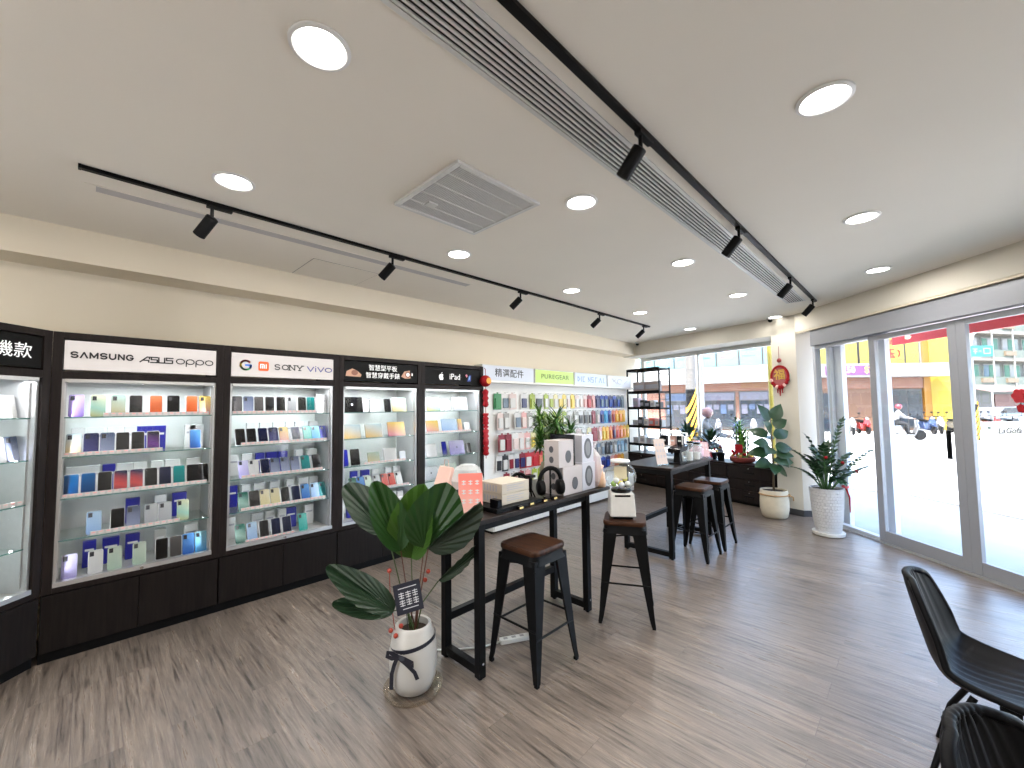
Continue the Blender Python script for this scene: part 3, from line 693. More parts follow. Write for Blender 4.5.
# third case: tablets, laptops and cartons
TB = {}
def tablet(ci, si, yw, col, w, h, label, cat='tablet', name='tablet', y=.14, tilt=-14, mark=None):
    Mx = e_matrix((CX, Yc[ci], 0), R(90))
    o = slab(w, h, .008, .010).build(name, FIN[col], None)
    MB().box(-w/2+.006, w/2-.006, -.0006, 0, .006, h-.006).build('cover_face', FIN[col], o)
    if mark: MB().prism(arc(0, 0, .011, .012, 0, 340, 10), 0, .0006, Matrix.Translation((0, -.0006, h/2)) @ PM).build('round_mark', mark, o)
    q = MB(); q.box(-.03, .03, .010, .013, 0, h*.5); q.box(-.03, .03, .013, .06, 0, .003); q.build('stand', M_glass, o)
    place(o, Mx @ Vector((xf(ci, yw), y, shelfz(si))), (R(tilt), 0, R(90)), label, None, cat)
mk_l = mat('mark_silver', (.7, .7, .72), .3); mk_d = mat('mark_dark', (.05, .05, .06), .3)
tablet(2, 4, 1.99, 'black', .24, .17, 'black tablet with bright centre mark, top shelf of watch-sign case', mark=mk_l)
tablet(2, 4, 2.405, 'black', .08, .15, 'small black device beside pale tablet, top of watch-sign case', 'phone', 'display_phone')
tablet(2, 4, 2.555, 'cream', .19, .165, 'pale yellow-green tablet on top shelf of watch-sign case')
tablet(2, 3, 1.98, 'yellow', .22, .15, 'cream tablet at left of second shelf in watch-sign case')
tablet(2, 3, 2.24, 'yellow', .20, .15, 'cream tablet at middle of second shelf in watch-sign case')
tablet(2, 3, 2.52, 'pink', .22, .16, 'rose pink tablet on second shelf of watch-sign case')
tablet(2, 2, 1.91, 'royal blue', .085, .17, 'blue boxed phone at left of watch-sign case, third shelf', 'phone', 'display_phone')
tablet(2, 2, 2.03, 'black', .10, .17, 'black boxed phone beside the blue one, third shelf, watch-sign case', 'phone', 'display_phone')
tablet(2, 2, 2.24, 'cream', .14, .12, 'pale watch box on third shelf of watch-sign case', 'box', 'watch_box')
tablet(2, 2, 2.44, 'white', .16, .15, 'white tablet box on third shelf of watch-sign case', 'box', 'tablet_box')
tablet(2, 2, 2.60, 'silver', .08, .10, 'small silver box at right of third shelf, watch-sign case', 'box', 'watch_box')
row(2, 1, seq([2.00, 2.085, 2.172, 2.27, 2.365, 2.45, 2.54], 'green,blue,pale green,silver,red,red,white'), tilt=-24)
boxes(2, 1, [(1.93, 'white'), (2.09, 'blue'), (2.22, 'blue'), (2.34, 'white'), (2.50, 'white'), (2.61, 'white')])
boxes(2, 0, [(1.90, 'white'), (2.02, 'blue'), (2.13, 'blue'), (2.27, 'white'), (2.38, 'blue'), (2.50, 'white'), (2.60, 'grey')], y=.2)
boxes(2, 4, [(2.22, 'white'), (2.32, 'white')], y=.33, h=.14)
# fourth case
tablet(3, 4, 3.03, 'mint', .20, .17, 'pale leaf-print tablet at left of top shelf, tablet-sign case')
tablet(3, 4, 3.24, 'white', .10, .14, 'white earphone box on top shelf of tablet-sign case', 'box', 'accessory_box')
tablet(3, 4, 3.46, 'silver', .24, .18, 'silver tablet with dark centre mark, top shelf, tablet-sign case', mark=mk_d)
tablet(3, 3, 3.02, 'pink', .18, .16, 'pale pink boxed tablet, second shelf of tablet-sign case')
tablet(3, 3, 3.28, 'light blue', .24, .175, 'sky blue tablet on second shelf of tablet-sign case')
tablet(3, 3, 3.455, 'pink', .07, .17, 'pink and yellow phone beside the sky blue tablet', 'phone', 'display_phone')
tablet(3, 3, 3.57, 'white', .10, .12, 'white box at right of second shelf, tablet-sign case', 'box', 'accessory_box')
tablet(3, 2, 3.00, 'white', .16, .16, 'white boxed tablet at left of third shelf, tablet-sign case')
tablet(3, 2, 3.23, 'royal blue', .07, .17, 'dark purple tablet edge beside the lilac tablet', y=.18)
tablet(3, 2, 3.40, 'lilac', .24, .175, 'lilac tablet with dark centre mark, third shelf, tablet-sign case', mark=mk_d)
tablet(3, 2, 3.59, 'grey', .08, .13, 'dark grey device at right of third shelf, tablet-sign case', 'box', 'accessory_box')
tablet(3, 1, 3.00, 'silver', .20, .16, 'silver tablet at left of fourth shelf, tablet-sign case', mark=mk_d)
tablet(3, 1, 3.28, 'pale green', .24, .17, 'pale green tablet on fourth shelf of tablet-sign case')
tablet(3, 1, 3.53, 'grey', .16, .12, 'grey keyboard case at right of fourth shelf, tablet-sign case', 'box', 'accessory_box')
tablet(3, 0, 3.02, 'white', .22, .15, 'white tablet on the bottom deck of tablet-sign case')
tablet(3, 0, 3.35, 'white', .16, .14, 'white box on the bottom deck of tablet-sign case', 'box', 'accessory_box')
# angled case at the left edge
Me = e_matrix(E0, ang)
def inE(o, x, y, si, label, cat, tilt=-12): place(o, Me @ Vector((x, y, shelfz(si))), (R(tilt), 0, ang), label, 'items in the angled left case', cat)
inE(slab(.16, .15, .02, .01).build('phone_box', M_boxes['black'], None), .62, .12, 4, 'black box left on the top shelf of the angled case', 'box')
inE(slab(.16, .15, .02, .01).build('phone_box', M_boxes['grey'], None), .82, .12, 4, 'grey box right on the top shelf of the angled case', 'box')
for i, x in enumerate((.60, .70, .80, .88)): inE(phone_proto(['silver', 'pink', 'white', 'silver blue'][i], 'b'), x, .10, 3, '%s phone, %s from left, second shelf of the angled case' % (['silver', 'pink', 'white', 'silver blue'][i], ORD[i]), 'phone')
inE(slab(.22, .20, .02, .01).build('tablet', M_boxes['black'], None), .66, .12, 2, 'black tablet on third shelf of the angled case', 'tablet')
inE(slab(.13, .17, .03, .01).build('phone_box', mat('orange_carton', (.8, .35, .2), .5), None), .62, .12, 1, 'orange carton on fourth shelf of the angled case', 'box')
inE(slab(.12, .17, .03, .01).build('phone_box', M_paper, None), .64, .12, 0, 'white carton on the bottom deck of the angled case', 'box')

# ---------------------------------------------------------------- accessory wall
aw = empty('accessory_wall', (-4.67, 0, 0), label='long white slat-board wall of hanging phone accessories', cat='display wall')
m = MB(); Ya, Yb = 3.97, 8.29
m.box(.002, .07, Ya, Yb, .36, 2.02); mw = mat('slatboard_white', (.80, .79, .77), .45, var=.02)
m.build('board', mw, aw)
m = MB(); z = .45
while z < 2.0: m.box(.07, .078, Ya, Yb, z, z+.085); z += .1
m.build('slats', mw, aw)
box('header_shelf', mw, .002, .26, Ya, Yb, 2.02, 2.045, aw)
lb = empty('low_storage_bench', (-4.67, 0, 0), label='low white storage bench running below the accessory wall', cat='storage bench')
box('carcass', M_white, .002, .62, Ya-.2, 7.5, .03, .35, lb); box('plinth', M_black, .01, .58, Ya-.2, 7.5, 0, .0295, lb)
for k in range(5):
    a = Ya-.19+k*.74; box('door', M_white, .6205, .638, a, a+.73, .035, .345, lb, bevel=.002)
sgs = [(3.98, 5.10, (.62, .66, .75), 'white sign with four black Chinese characters'), (5.13, 6.20, (.52, .72, .16), 'lime green sign with thin dark lettering'),
       (6.23, 7.32, (.62, .68, .80), 'pale blue-white sign with faint blue lettering'), (7.35, 8.29, (.70, .71, .76), 'pale sign at the far end with faint lettering')]
# the frame of a sign is aluminium; letters read from inside the shop
for k, (a, b, c, l) in enumerate(sgs):
    s = empty('wall_sign', (-4.67, 0, 0), label=l+' above the accessory wall', cat='sign')
    box('light_box', M_white, .002, .185, a, b, 2.046, 2.285, s, bevel=.003)
    pn = box('face', lit('backlit_face_%d' % k, tuple(q*.72 for q in c), .25), .185, .190, a+.012, b-.012, 2.058, 2.272, s)
    TM = Matrix.Translation((.1905, (a+b)/2, 2.165)) @ Matrix.Rotation(R(90), 4, 'Z') @ UP
    if k == 0: text('精選配件', .135, 'lettering', ink, s, TM, sx=1.15, bold=.001, sp=1.05)
    if k == 1: text('PUREGEAR', .11, 'lettering', mat('thin_letter_green', (.08, .14, .03), .5), s, TM, sx=1.35, sp=1.1)
    if k == 2: strokes('lettering', mat('faint_letter_blue', (.18, .32, .62), .5), s, TM, [[(x/9-.45, (y-.5)*.09) for x, y in q] for q in ([[(0,0),(0,1),(.6,.5),(0,0)],[(1,0),(1,1)],[(2,1),(1.5,1),(1.5,0),(2,0)],[(3,0),(3,1),(3.6,0),(3.6,1)],[(4.6,1),(4,1),(4,.5),(4.6,.5),(4.6,0),(4,0)],[(5.2,0),(5.2,1),(5.8,1)],[(6.4,0),(6.8,1),(7.2,0)],[(7.8,1),(7.8,0),(8.3,0)]])], .012)
    if k == 3: strokes('lettering', mat('faint_letter_grey', (.42, .40, .48), .5), s, TM, [arc(0, 0, .09, .05, 20, 300), [(-.25, 0), (-.15, .04)], [(.2, -.03), (.32, .03)], [(-.3, .05), (-.1, -.05)]], .012)
# hanging packs: rows from top; (y centre, width, height, card colour, blister colour)
PK = {}
PC = {'white': (.80, .78, .76), 'green': (.05, .30, .10), 'lime': (.42, .52, .06), 'yellow': (.85, .62, .08), 'pale yellow': (.82, .74, .40), 'pink': (.85, .45, .42), 'pale pink': (.85, .68, .64), 'red': (.60, .03, .04),
      'crimson': (.30, .01, .03), 'navy': (.03, .03, .14), 'blue': (.04, .09, .42), 'sky blue': (.06, .38, .68), 'orange': (.92, .28, .03), 'amber': (.95, .50, .04), 'black': (.02, .02, .025), 'grey': (.42, .40, .38), 'coral': (.85, .25, .15), 'slate': (.20, .26, .34), 'light blue': (.35, .58, .78), 'olive': (.25, .27, .07)}
M_hook = mat('hook_metal', (.6, .6, .62), .3, .8)
def pack(col, inner, w, h):
    key = (col, inner, w, h)
    if key in PK: return dup(PK[key])
    m = MB(); m.mi = 0; t = .022
    p = rr2(w, h, .008, 2); m.loft([[(0, x, z-h) for x, z in p], [(t*.3, x, z-h) for x, z in p]])
    m.box(0, .004, -.018, .018, 0, .022)
    m.mi = 1; q = rr2(w*.68, h*.62, .010, 2); m.loft([[(t*.3, x, z-h*.90) for x, z in q], [(t, x*.93, z*.98-h*.89) for x, z in q]])
    o = m.build('accessory_pack', [mat('pack_'+col, tuple(q*.75 for q in PC[col]), .4), mat('packin_'+inner, tuple(q*.75 for q in PC[inner]), .3)], None); PK[key] = o; return o
rows_ = {
 0: (1.865, .225, [(3.93, .15, 'green', 'green'), (4.12, .16, 'white', 'slate'), (4.30, .17, 'pale pink', 'white'), (4.62, .16, 'white', 'navy'), (4.86, .13, 'lime', 'lime'), (5.05, .20, 'white', 'black'), (5.27, .11, 'lime', 'white'), (5.42, .11, 'white', 'lime'), (5.57, .11, 'pale yellow', 'white'), (5.72, .11, 'white', 'yellow'), (5.86, .11, 'yellow', 'pale yellow'),
                   (6.0, .11, 'white', 'pale pink'), (6.15, .12, 'yellow', 'yellow'), (6.31, .12, 'pale pink', 'white'), (6.46, .12, 'white', 'pale pink'), (6.62, .12, 'pale pink', 'pink'), (6.80, .14, 'crimson', 'red'), (6.95, .12, 'pink', 'pink'), (7.10, .14, 'navy', 'navy'), (7.26, .13, 'blue', 'slate'), (7.42, .13, 'blue', 'slate'), (7.58, .13, 'navy', 'blue'), (7.74, .13, 'blue', 'navy'), (7.90, .13, 'slate', 'blue'), (8.06, .13, 'slate', 'slate')]),
 1: (1.565, .23, [(3.96, .13, 'pale pink', 'white'), (4.10, .12, 'grey', 'white'), (4.40, .15, 'white', 'slate'), (4.56, .13, 'pink', 'pale pink'), (4.72, .12, 'grey', 'white'), (4.88, .12, 'white', 'black'), (5.02, .12, 'grey', 'white'), (5.17, .10, 'lime', 'olive'), (5.31, .13, 'white', 'black'), (5.46, .11, 'lime', 'lime'), (5.62, .12, 'white', 'lime'), (5.80, .12, 'lime', 'white'), (6.00, .12, 'white', 'grey'), (6.20, .12, 'grey', 'white'), (6.38, .14, 'white', 'black'), (6.58, .14, 'grey', 'black'), (6.74, .10, 'white', 'black'), (6.88, .15, 'crimson', 'crimson'), (7.05, .12, 'grey', 'pale pink'), (7.20, .12, 'blue', 'navy'), (7.34, .13, 'sky blue', 'sky blue'), (7.48, .11, 'blue', 'navy'), (7.62, .10, 'coral', 'crimson'), (7.76, .12, 'orange', 'amber'), (7.90, .12, 'amber', 'orange'), (8.04, .12, 'amber', 'amber')]),
 2: (1.245, .24, [(3.95, .14, 'crimson', 'white'), (4.10, .14, 'crimson', 'crimson'), (4.28, .13, 'white', 'pale pink'), (4.44, .13, 'pale pink', 'white'), (4.60, .13, 'pink', 'white'), (4.77, .10, 'pale yellow', 'yellow'), (4.92, .12, 'olive', 'lime'), (5.06, .12, 'lime', 'white'), (5.20, .10, 'olive', 'olive'), (5.34, .12, 'lime', 'white'), (5.48, .12, 'white', 'lime'), (5.66, .12, 'lime', 'olive'), (5.84, .12, 'white', 'lime'), (6.04, .13, 'white', 'pale pink'), (6.24, .13, 'pale pink', 'white'), (6.44, .13, 'white', 'grey'), (6.64, .13, 'pale yellow', 'white'), (6.86, .20, 'crimson', 'crimson'), (7.06, .11, 'pink', 'pale pink'), (7.19, .11, 'amber', 'yellow'), (7.32, .11, 'amber', 'amber'), (7.45, .11, 'coral', 'orange'), (7.58, .10, 'crimson', 'navy'), (7.72, .12, 'coral', 'red'), (7.86, .12, 'orange', 'coral'), (8.00, .12, 'amber', 'orange'), (8.13, .11, 'yellow', 'amber')]),
 3: (.92, .22, [(3.95, .12, 'white', 'black'), (4.10, .12, 'black', 'white'), (4.25, .11, 'white', 'crimson'), (4.40, .12, 'white', 'navy'), (4.55, .14, 'crimson', 'navy'), (4.72, .16, 'red', 'white'), (4.90, .14, 'red', 'red'), (5.06, .11, 'red', 'coral'), (5.20, .11, 'olive', 'green'), (5.34, .11, 'olive', 'white'), (5.49, .12, 'lime', 'white'), (5.64, .12, 'lime', 'olive'), (5.80, .12, 'white', 'grey'), (5.97, .12, 'white', 'lime'), (6.15, .12, 'lime', 'lime'), (6.36, .12, 'white', 'black'), (6.56, .12, 'black', 'white'), (6.76, .12, 'black', 'grey'), (6.94, .12, 'white', 'black'), (7.10, .12, 'slate', 'grey'), (7.25, .12, 'grey', 'slate'), (7.40, .13, 'black', 'black'), (7.55, .13, 'black', 'slate'), (7.72, .12, 'grey', 'white'), (7.87, .12, 'light blue', 'slate'), (8.02, .12, 'light blue', 'light blue'), (8.16, .11, 'slate', 'light blue')]),
 4: (.65, .20, [(4.5, .12, 'crimson', 'white'), (4.66, .12, 'grey', 'crimson'), (4.82, .12, 'crimson', 'black'), (4.98, .12, 'pink', 'crimson'), (5.14, .11, 'lime', 'white'), (5.28, .11, 'lime', 'lime'), (5.43, .12, 'white', 'grey'), (5.58, .11, 'lime', 'white'), (5.74, .11, 'pale yellow', 'lime'), (7.20, .15, 'blue', 'navy'), (7.38, .15, 'navy', 'blue'), (7.55, .12, 'pink', 'pale pink'), (7.68, .12, 'coral', 'coral'), (7.81, .12, 'orange', 'amber'), (7.94, .12, 'amber', 'amber')])}
RN = ['top', 'second', 'third', 'fourth', 'lowest']
nh = 0; hk = None; rest = MB()
for r_, (zt, h, items) in rows_.items():
    for i, (y, wd, a, b) in enumerate(items):
        if r_ < 4 and y < 6.8: y = 4.36+(y-3.93)*2.46/2.87
        if y > 7.05 or a in ('grey', 'white', 'slate'): pass
        dx = .020 + .035*((i*3+r_) % 3)
        h = rows_[r_][1]*1.08; o = pack(a, b, wd*1.06, h)
        lab = '%s accessory pack with %s front, %s from left in %s hanging row' % (a, b, ORD[i], RN[r_])
        place(o, (-4.67+.078+dx, y, zt), (R(((i*7) % 5-2)*.6), 0, 0), lab, 'accessory packs on the slat-board wall', 'accessory pack')
        hm = MB().tube([(.078, y, zt+.014), (.15, y, zt+.014), (.165, y, zt+.024)], .0028, 5)
        if nh < 100: hm.build('hook', M_hook, aw)
        else: rest.add(hm.v, hm.f)
        nh += 1
hs = rest.build('hooks', M_hook, aw); hs['kind'] = 'stuff'
# red festive strings hanging from the last case
fs = empty('red_lantern_string', (-4.145, 3.735, 0), label='red paper lantern with hanging red strings on the last display case', cat='lantern')
m = MB(); m.ball((0, 0, 2.01), .085, 16, 10, (.8, 1, .92)); m.build('lantern', M_red, fs, smooth=True)
m = MB(); m.prism(arc(0, 0, .042, .042, 0, 345, 12), 0, .004, Matrix.Translation((.064, 0, 2.01)) @ Matrix.Rotation(R(90), 4, 'Y')); m.build('gold_character', mat('gold_orange', (.9, .35, .05), .4), fs)
for k, (z0, z1) in enumerate(((1.90, 1.66), (1.58, 1.40), (1.40, 1.20), (1.22, 1.02))):
    m = MB(); zz = z0
    pr = []
    for i in range(9):
        t = i/8; pr.append((.018+.026*abs(math.sin(t*math.pi*3+k)), z0+(z1-z0)*t))
    m.lathe(pr, seg=10); m.build('charm', M_red if k != 2 else mat('festive_crimson', (.40, .01, .02), .5), fs, smooth=True)
MB().tube([(0, 0, 1.93), (0, 0, .98)], .004, 6).build('cord', M_red, fs)
MB().tube([(0, 0, 2.085), (0, 0, 2.17), (-.03, 0, 2.19)], .004, 6).build('loop', M_red, fs)
# ---------------------------------------------------------------- bar tables
M_top = wood('table_top_dark', (.012, .009, .008), (.024, .017, .015), (4, 4, 4), .30)
def bar_table(x0, x1, y0, y1, zt, legx, legy, label):
    e = empty('bar_table', ((x0+x1)/2, (y0+y1)/2, 0), label=label, cat='table', group='black bar tables')
    cx, cy_ = (x0+x1)/2, (y0+y1)/2
    L = lambda a: a-cx
    Q = lambda a: a-cy_
    box('tabletop', M_top, L(x0), L(x1), Q(y0), Q(y1), zt-.028, zt, e, bevel=.003)
    for lx in legx:
        for ly in legy: 
            l = box('leg', M_black, L(lx)-.025, L(lx)+.025, Q(ly)-.025, Q(ly)+.025, .012, zt-.0285, e, bevel=.002)
            MB().lathe([(.014, 0), (.014, .012)], (L(lx), Q(ly), 0), 10).build('foot_pad', M_black, l)
    for ly in legy:
        box('end_rail', M_black, L(legx[0])+.0255, L(legx[1])-.0255, Q(ly)-.024, Q(ly)+.024, .03, .08, e, bevel=.002)
        box('top_rail', M_black, L(legx[0])+.0255, L(legx[1])-.0255, Q(ly)-.024, Q(ly)+.024, zt-.078, zt-.029, e, bevel=.002)
    box('foot_rail', M_black, L(legx[0])-.022, L(legx[0])+.022, Q(legy[0])+.0255, Q(legy[1])-.0255, .235, .285, e, bevel=.002)
    box('apron', M_black, L(legx[1])-.022, L(legx[1])+.02, Q(legy[0])+.0255, Q(legy[1])-.0255, zt-.075, zt-.029, e, bevel=.002)
    box('apron', M_black, L(legx[0])-.022, L(legx[0])+.02, Q(legy[0])+.0255, Q(legy[1])-.0255, zt-.085, zt-.029, e, bevel=.002)
    for ly in legy: MB().tube([(L(legx[1])+.024, Q(ly), .10), (L(legx[1])+.030, Q(ly), .10)], .008, 8).build('bolt', M_chrome, e)
    return e
T1, T2 = .965, .975
bar_table(-2.66, -1.94, 1.62, 3.18, T1, (-2.335, -1.995), (1.735, 2.885), 'black steel bar table nearest the camera beside the potted fan palm')
bar_table(-2.57, -1.94, 4.42, 5.68, T2, (-2.505, -1.975), (4.45, 5.58), 'black steel bar table farther back near the rear window')
# ---------------------------------------------------------------- stools
M_seatw = wood('stool_seat_wood', (.022, .009, .005), (.055, .022, .011), (3, 30, 3), .38)
def stool(seatm):
    e = empty('bar_stool')
    p = rr2(.325, .325, .045, 5); p = [(x, y-.1625) for x, y in p]
    MB().loft([[(x*.985, y*.985, .728) for x, y in p], [(x, y, .734) for x, y in p], [(x, y, .752) for x, y in p], [(x*.97, y*.97, .760) for x, y in p]]).build('seat', seatm, e, smooth=True, autos=35)
    q = rr2(.315, .315, .05, 5); q = [(x, y-.1575) for x, y in q]; q2 = [(x*1.07, y*1.07) for x, y in q]
    MB().loft([[(x, y, .7275) for x, y in q], [(x*1.01, y*1.01, .70) for x, y in q], [(x, y, .668) for x, y in q2]], True).build('seat_frame', M_black, e, smooth=True, autos=35)
    for sx in (-1, 1):
        for sy in (-1, 1):
            tp = .158; ft = .213; m = MB()
            def ringp(c, w, z, t): # L-shaped channel section, corner outward
                a, b = c*sx, c*sy
                P = [(a, b), (a-sx*w, b), (a-sx*w, b-sy*t), (a-sx*t*1.6, b-sy*t*1.6), (a-sx*t, b-sy*w), (a, b-sy*w)]
                if sx*sy < 0: P = P[::-1]
                return [(x, y, z) for x, y in P]
            m.loft([ringp(tp, .104, .70, .012), ringp(tp+.012, .082, .50, .011), ringp(tp+.030, .056, .25, .010), ringp(ft-.010, .036, .06, .010), ringp(ft-.004, .030, .016, .010)])
            l = m.build('leg', M_black, e, smooth=True, autos=30)
            c = ft-.018; MB().box(c*sx-.013, c*sx+.013, c*sy-.013, c*sy+.013, 0, .020).build('rubber_foot', M_black, l, bevel=.003)
    for a in (0, 1, 2, 3):
        c = .183; z = .255 if a % 2 else .30
        k = Matrix.Rotation(R(90*a), 4, 'Z')
        MB().tube([(-c, -c, z), (c, -c, z)], .0075, 8, M=k).build('foot_rail', M_black, e, smooth=True, autos=40)
    MB().tube([(-.16, -.16, .64), (0, 0, .615), (.16, .16, .64)], .007, 6).build('cross_brace', M_black, e)
    MB().tube([(.16, -.16, .64), (0, 0, .627), (-.16, .16, .64)], .007, 6).build('cross_brace', M_black, e)
    return e
s1 = stool(M_seatw); s2 = dup(s1); s3 = dup(s1); s4 = dup(s1)
sg = 'black metal bar stools with wooden seats'
place(s1, (-1.885, 2.105, 0), (0, 0, 0), 'black metal stool with brown wooden seat at the nearest bar table', sg, 'stool')
place(s2, (-1.745, 3.07, 0), (0, 0, R(28)), 'black metal stool carrying the capsule machine', sg, 'stool')
place(s3, (-1.85, 4.775, 0), (0, 0, 0), 'front one of the two metal stools by the far bar table', sg, 'stool')
place(s4, (-1.845, 5.30, 0), (0, 0, 0), 'rear one of the two metal stools by the far bar table', sg, 'stool')
# ---------------------------------------------------------------- shell chairs
M_lea = mat('black_leather', (.004, .004, .005), .45, spec=.10, var=.2, scale=120, bump=.04)
def catmull(P, n):
    out = []
    for i in range(len(P)-1):
        p0, p1, p2, p3 = P[max(0, i-1)], P[i], P[i+1], P[min(len(P)-1, i+2)]
        for k in range(n):
            t = k/n; out.append(tuple(.5*((2*b)+(c-a)*t+(2*a-5*b+4*c-d)*t*t+(-a+3*b-3*c+d)*t**3) for a, b, c, d in zip(p0, p1, p2, p3)))
    out.append(tuple(P[-1])); return out
def shell_chair():
    e = empty('shell_chair')
    #      x, z, halfwidth, lift, wing-forward
    prof = [(.235, .425, .17, .0, 0), (.225, .452, .205, .004, 0), (.16, .462, .225, .012, 0), (.04, .452, .235, .034, 0), (-.08, .445, .24, .062, 0), (-.165, .465, .236, .070, .012), (-.215, .53, .226, .042, .045), (-.245, .63, .210, .012, .058), (-.27, .73, .186, .0, .052), (-.290, .815, .150, -.004, .04), (-.298, .850, .095, -.012, .03)]
    S = catmull(prof, 4); nu = 28
    def grid(off, amp, wsc=1.):
        V = []
        for j, (x, z, hw, lf, wf) in enumerate(S):
            a = S[max(0, j-1)]; b = S[min(len(S)-1, j+1)]; tx, tz = b[0]-a[0], b[1]-a[1]; L = math.hypot(tx, tz); nx, nz = tz/L, -tx/L
            if nz < 0 and nx <= 0: nx, nz = -nx, -nz
            for i in range(nu+1):
                u = -1+2*i/nu; au = abs(u)
                g = off - amp*(abs(math.cos(u*math.pi*4.5))**6)*(1-au**6)
                V.append((x+wf*au**2.4+nx*g*1., u*hw*wsc, z+lf*au**2.6+nz*g))
        return V
    # normal check: towards the sitter (+x on the back, +z on the seat)
    o = grid(-.016, 0.); i_ = grid(.012, .006, .985); n = nu+1; m = MB(); F = []
    for j in range(len(S)-1):
        for i in range(nu):
            a = j*n+i; F.append((a, a+1, a+n+1, a+n))
    m.add(i_, F); m2 = MB(); m2.add(o, [f[::-1] for f in F])
    K = len(o); allv = i_+o; FF = list(F)+[tuple(K+q for q in f[::-1]) for f in F]
    J = len(S)-1
    for i in range(nu): FF.append((i+1, i, K+i, K+i+1)); a = J*n+i; FF.append((a, a+1, K+a+1, K+a))
    for j in range(J): a = j*n; FF.append((a, a+n, K+a+n, K+a)); a = j*n+nu; FF.append((a+n, a, K+a, K+a+n))
    MB().add(allv, FF).build('shell', M_lea, e, smooth=True, autos=60)
    rim = [Vector(o[j*n])+Vector((0, -.002, .004)) for j in range(J+1)]; top = [Vector(o[J*n+i]) for i in range(n)]; rim2 = [Vector(o[j*n+nu])+Vector((0, .002, .004)) for j in range(J, -1, -1)]
    ins = [Vector(i_[j*n]) for j in range(J+1)]
    pts = [(Vector(i_[j*n])+Vector(o[j*n]))/2 for j in range(4, J+1)] + [(Vector(i_[J*n+i])+Vector(o[J*n+i]))/2 for i in range(1, nu)] + [(Vector(i_[j*n+nu])+Vector(o[j*n+nu]))/2 for j in range(J, 3, -1)]
    MB().tube(pts, .0145, 8).build('edge_piping', M_lea, e, smooth=True)
    MB().box(-.13, .13, -.03, .03, .395, .425).box(-.03, .03, -.13, .13, .395, .424).build('under_frame', M_black, e, bevel=.004)
    for sx in (-1, 1):
        for sy in (-1, 1):
            MB().tube([(.10*sx, .10*sy, .41), (.20*sx, .19*sy, .20), (.255*sx, .235*sy, 0)], [.013, .012, .009], 10).build('leg', M_black, e, smooth=True, autos=50)
    return e
c1 = shell_chair(); c2 = dup(c1)
place(c1, (.215, 2.74, 0), (0, 0, R(-6)), 'black ribbed leather shell chair at the right edge, the farther one', 'black shell chairs at lower right', 'chair')
place(c2, (.30, 1.47, 0), (0, 0, R(-28)), 'black ribbed leather shell chair cut by the bottom edge, the nearer one', 'black shell chairs at lower right', 'chair')
# ---------------------------------------------------------------- fan palm in white jar pot
pl = empty('potted_fan_palm', (-2.215, 1.405, 0), label='fan palm in white jar pot with black ribbon bow on clear saucer', cat='potted plant')
M_pot = mat('pot_white_glaze', (.50, .475, .44), .28, var=.02)
pz = .008
MB().lathe([(.07, 0), (.105, .015), (.128, .07), (.138, .15), (.136, .24), (.122, .32), (.106, .355), (.104, .368), (.096, .376), (.086, .370), (.088, .34), (.09, .325)], (0, 0, pz), 36).build('pot', M_pot, pl, smooth=True, autos=60)
MB().lathe([(.088, .33), (.03, .334)], (0, 0, pz), 24).build('soil', M_soil, pl)
MB().lathe([(.145, .0), (.165, .004), (.172, .030), (.168, .030), (.160, .008), (.01, .007)], seg=36).build('saucer', glass('saucer_clear', (.90, .86, .80), 1.3, haze=.03), pl, smooth=True, autos=40)
M_rib = mat('black_ribbon', (.012, .013, .022), .35)
cf = Vector((Fd.x, Fd.y, 0)); cr = Vector((Rt.x, Rt.y, 0))      # away from / across the shop front
def ringband(r0, z0, tiltz, hh, n=40):
    rings = []
    for k in range(n):
        a = 2*math.pi*k/n; z = z0+tiltz*math.cos(a-math.atan2(cr.y, cr.x))
        r = r0 - max(0, z-.30)*.3; rings.append([(r*math.cos(a), r*math.sin(a), z-hh/2), ((r+.003)*math.cos(a), (r+.003)*math.sin(a), z-hh/2), ((r+.003)*math.cos(a), (r+.003)*math.sin(a), z+hh/2), (r*math.cos(a), r*math.sin(a), z+hh/2)])
    rings.append(rings[0]); return MB().loft(rings, False)
ringband(.1295, .285, .025, .022).build('ribbon', M_rib, pl)
def ribb(pts, w):
    m = MB(); rr_ = []
    P = [(-cf*(.135+d)+cr*x+Vector((0, 0, z))) for x, z, d in pts]
    for i, p in enumerate(P):
        a = P[max(0, i-1)]; b = P[min(len(P)-1, i+1)]; t = (b-a).normalized(); q = t.cross(cf).normalized()*w/2
        rr_.append([p-q, p+q, p+q-cf*.002, p-q-cf*.002])
    return m.loft(rr_)
bx, bz = -.055, .268
b1 = ribb([(bx, bz, .008), (bx-.03, bz+.025, .02), (bx-.05, bz+.03, .02), (bx-.055, bz+.005, .015), (bx-.03, bz-.008, .012), (bx, bz, .01)], .024).build('bow', M_rib, pl)
ribb([(bx, bz, .008), (bx+.04, bz-.005, .022), (bx+.085, bz-.03, .02), (bx+.09, bz-.045, .016), (bx+.05, bz-.038, .012), (bx, bz, .01)], .024).build('bow', M_rib, pl)
ribb([(bx, bz, .008), (bx-.02, bz-.05, .008), (bx-.035, bz-.10, -.002), (bx-.04, bz-.19, -.012)], .022).build('ribbon_tail', M_rib, pl)
ribb([(bx, bz, .008), (bx+.05, bz-.04, .012), (bx+.095, bz-.09, .004), (bx+.11, bz-.13, .0)], .022).build('ribbon_tail', M_rib, pl)
S_ = 160.; 
def PP(px, py, dd=0.): return cr*((px-407)/S_) + Vector((0, 0, .365+(632-py)/S_)) + cf*dd
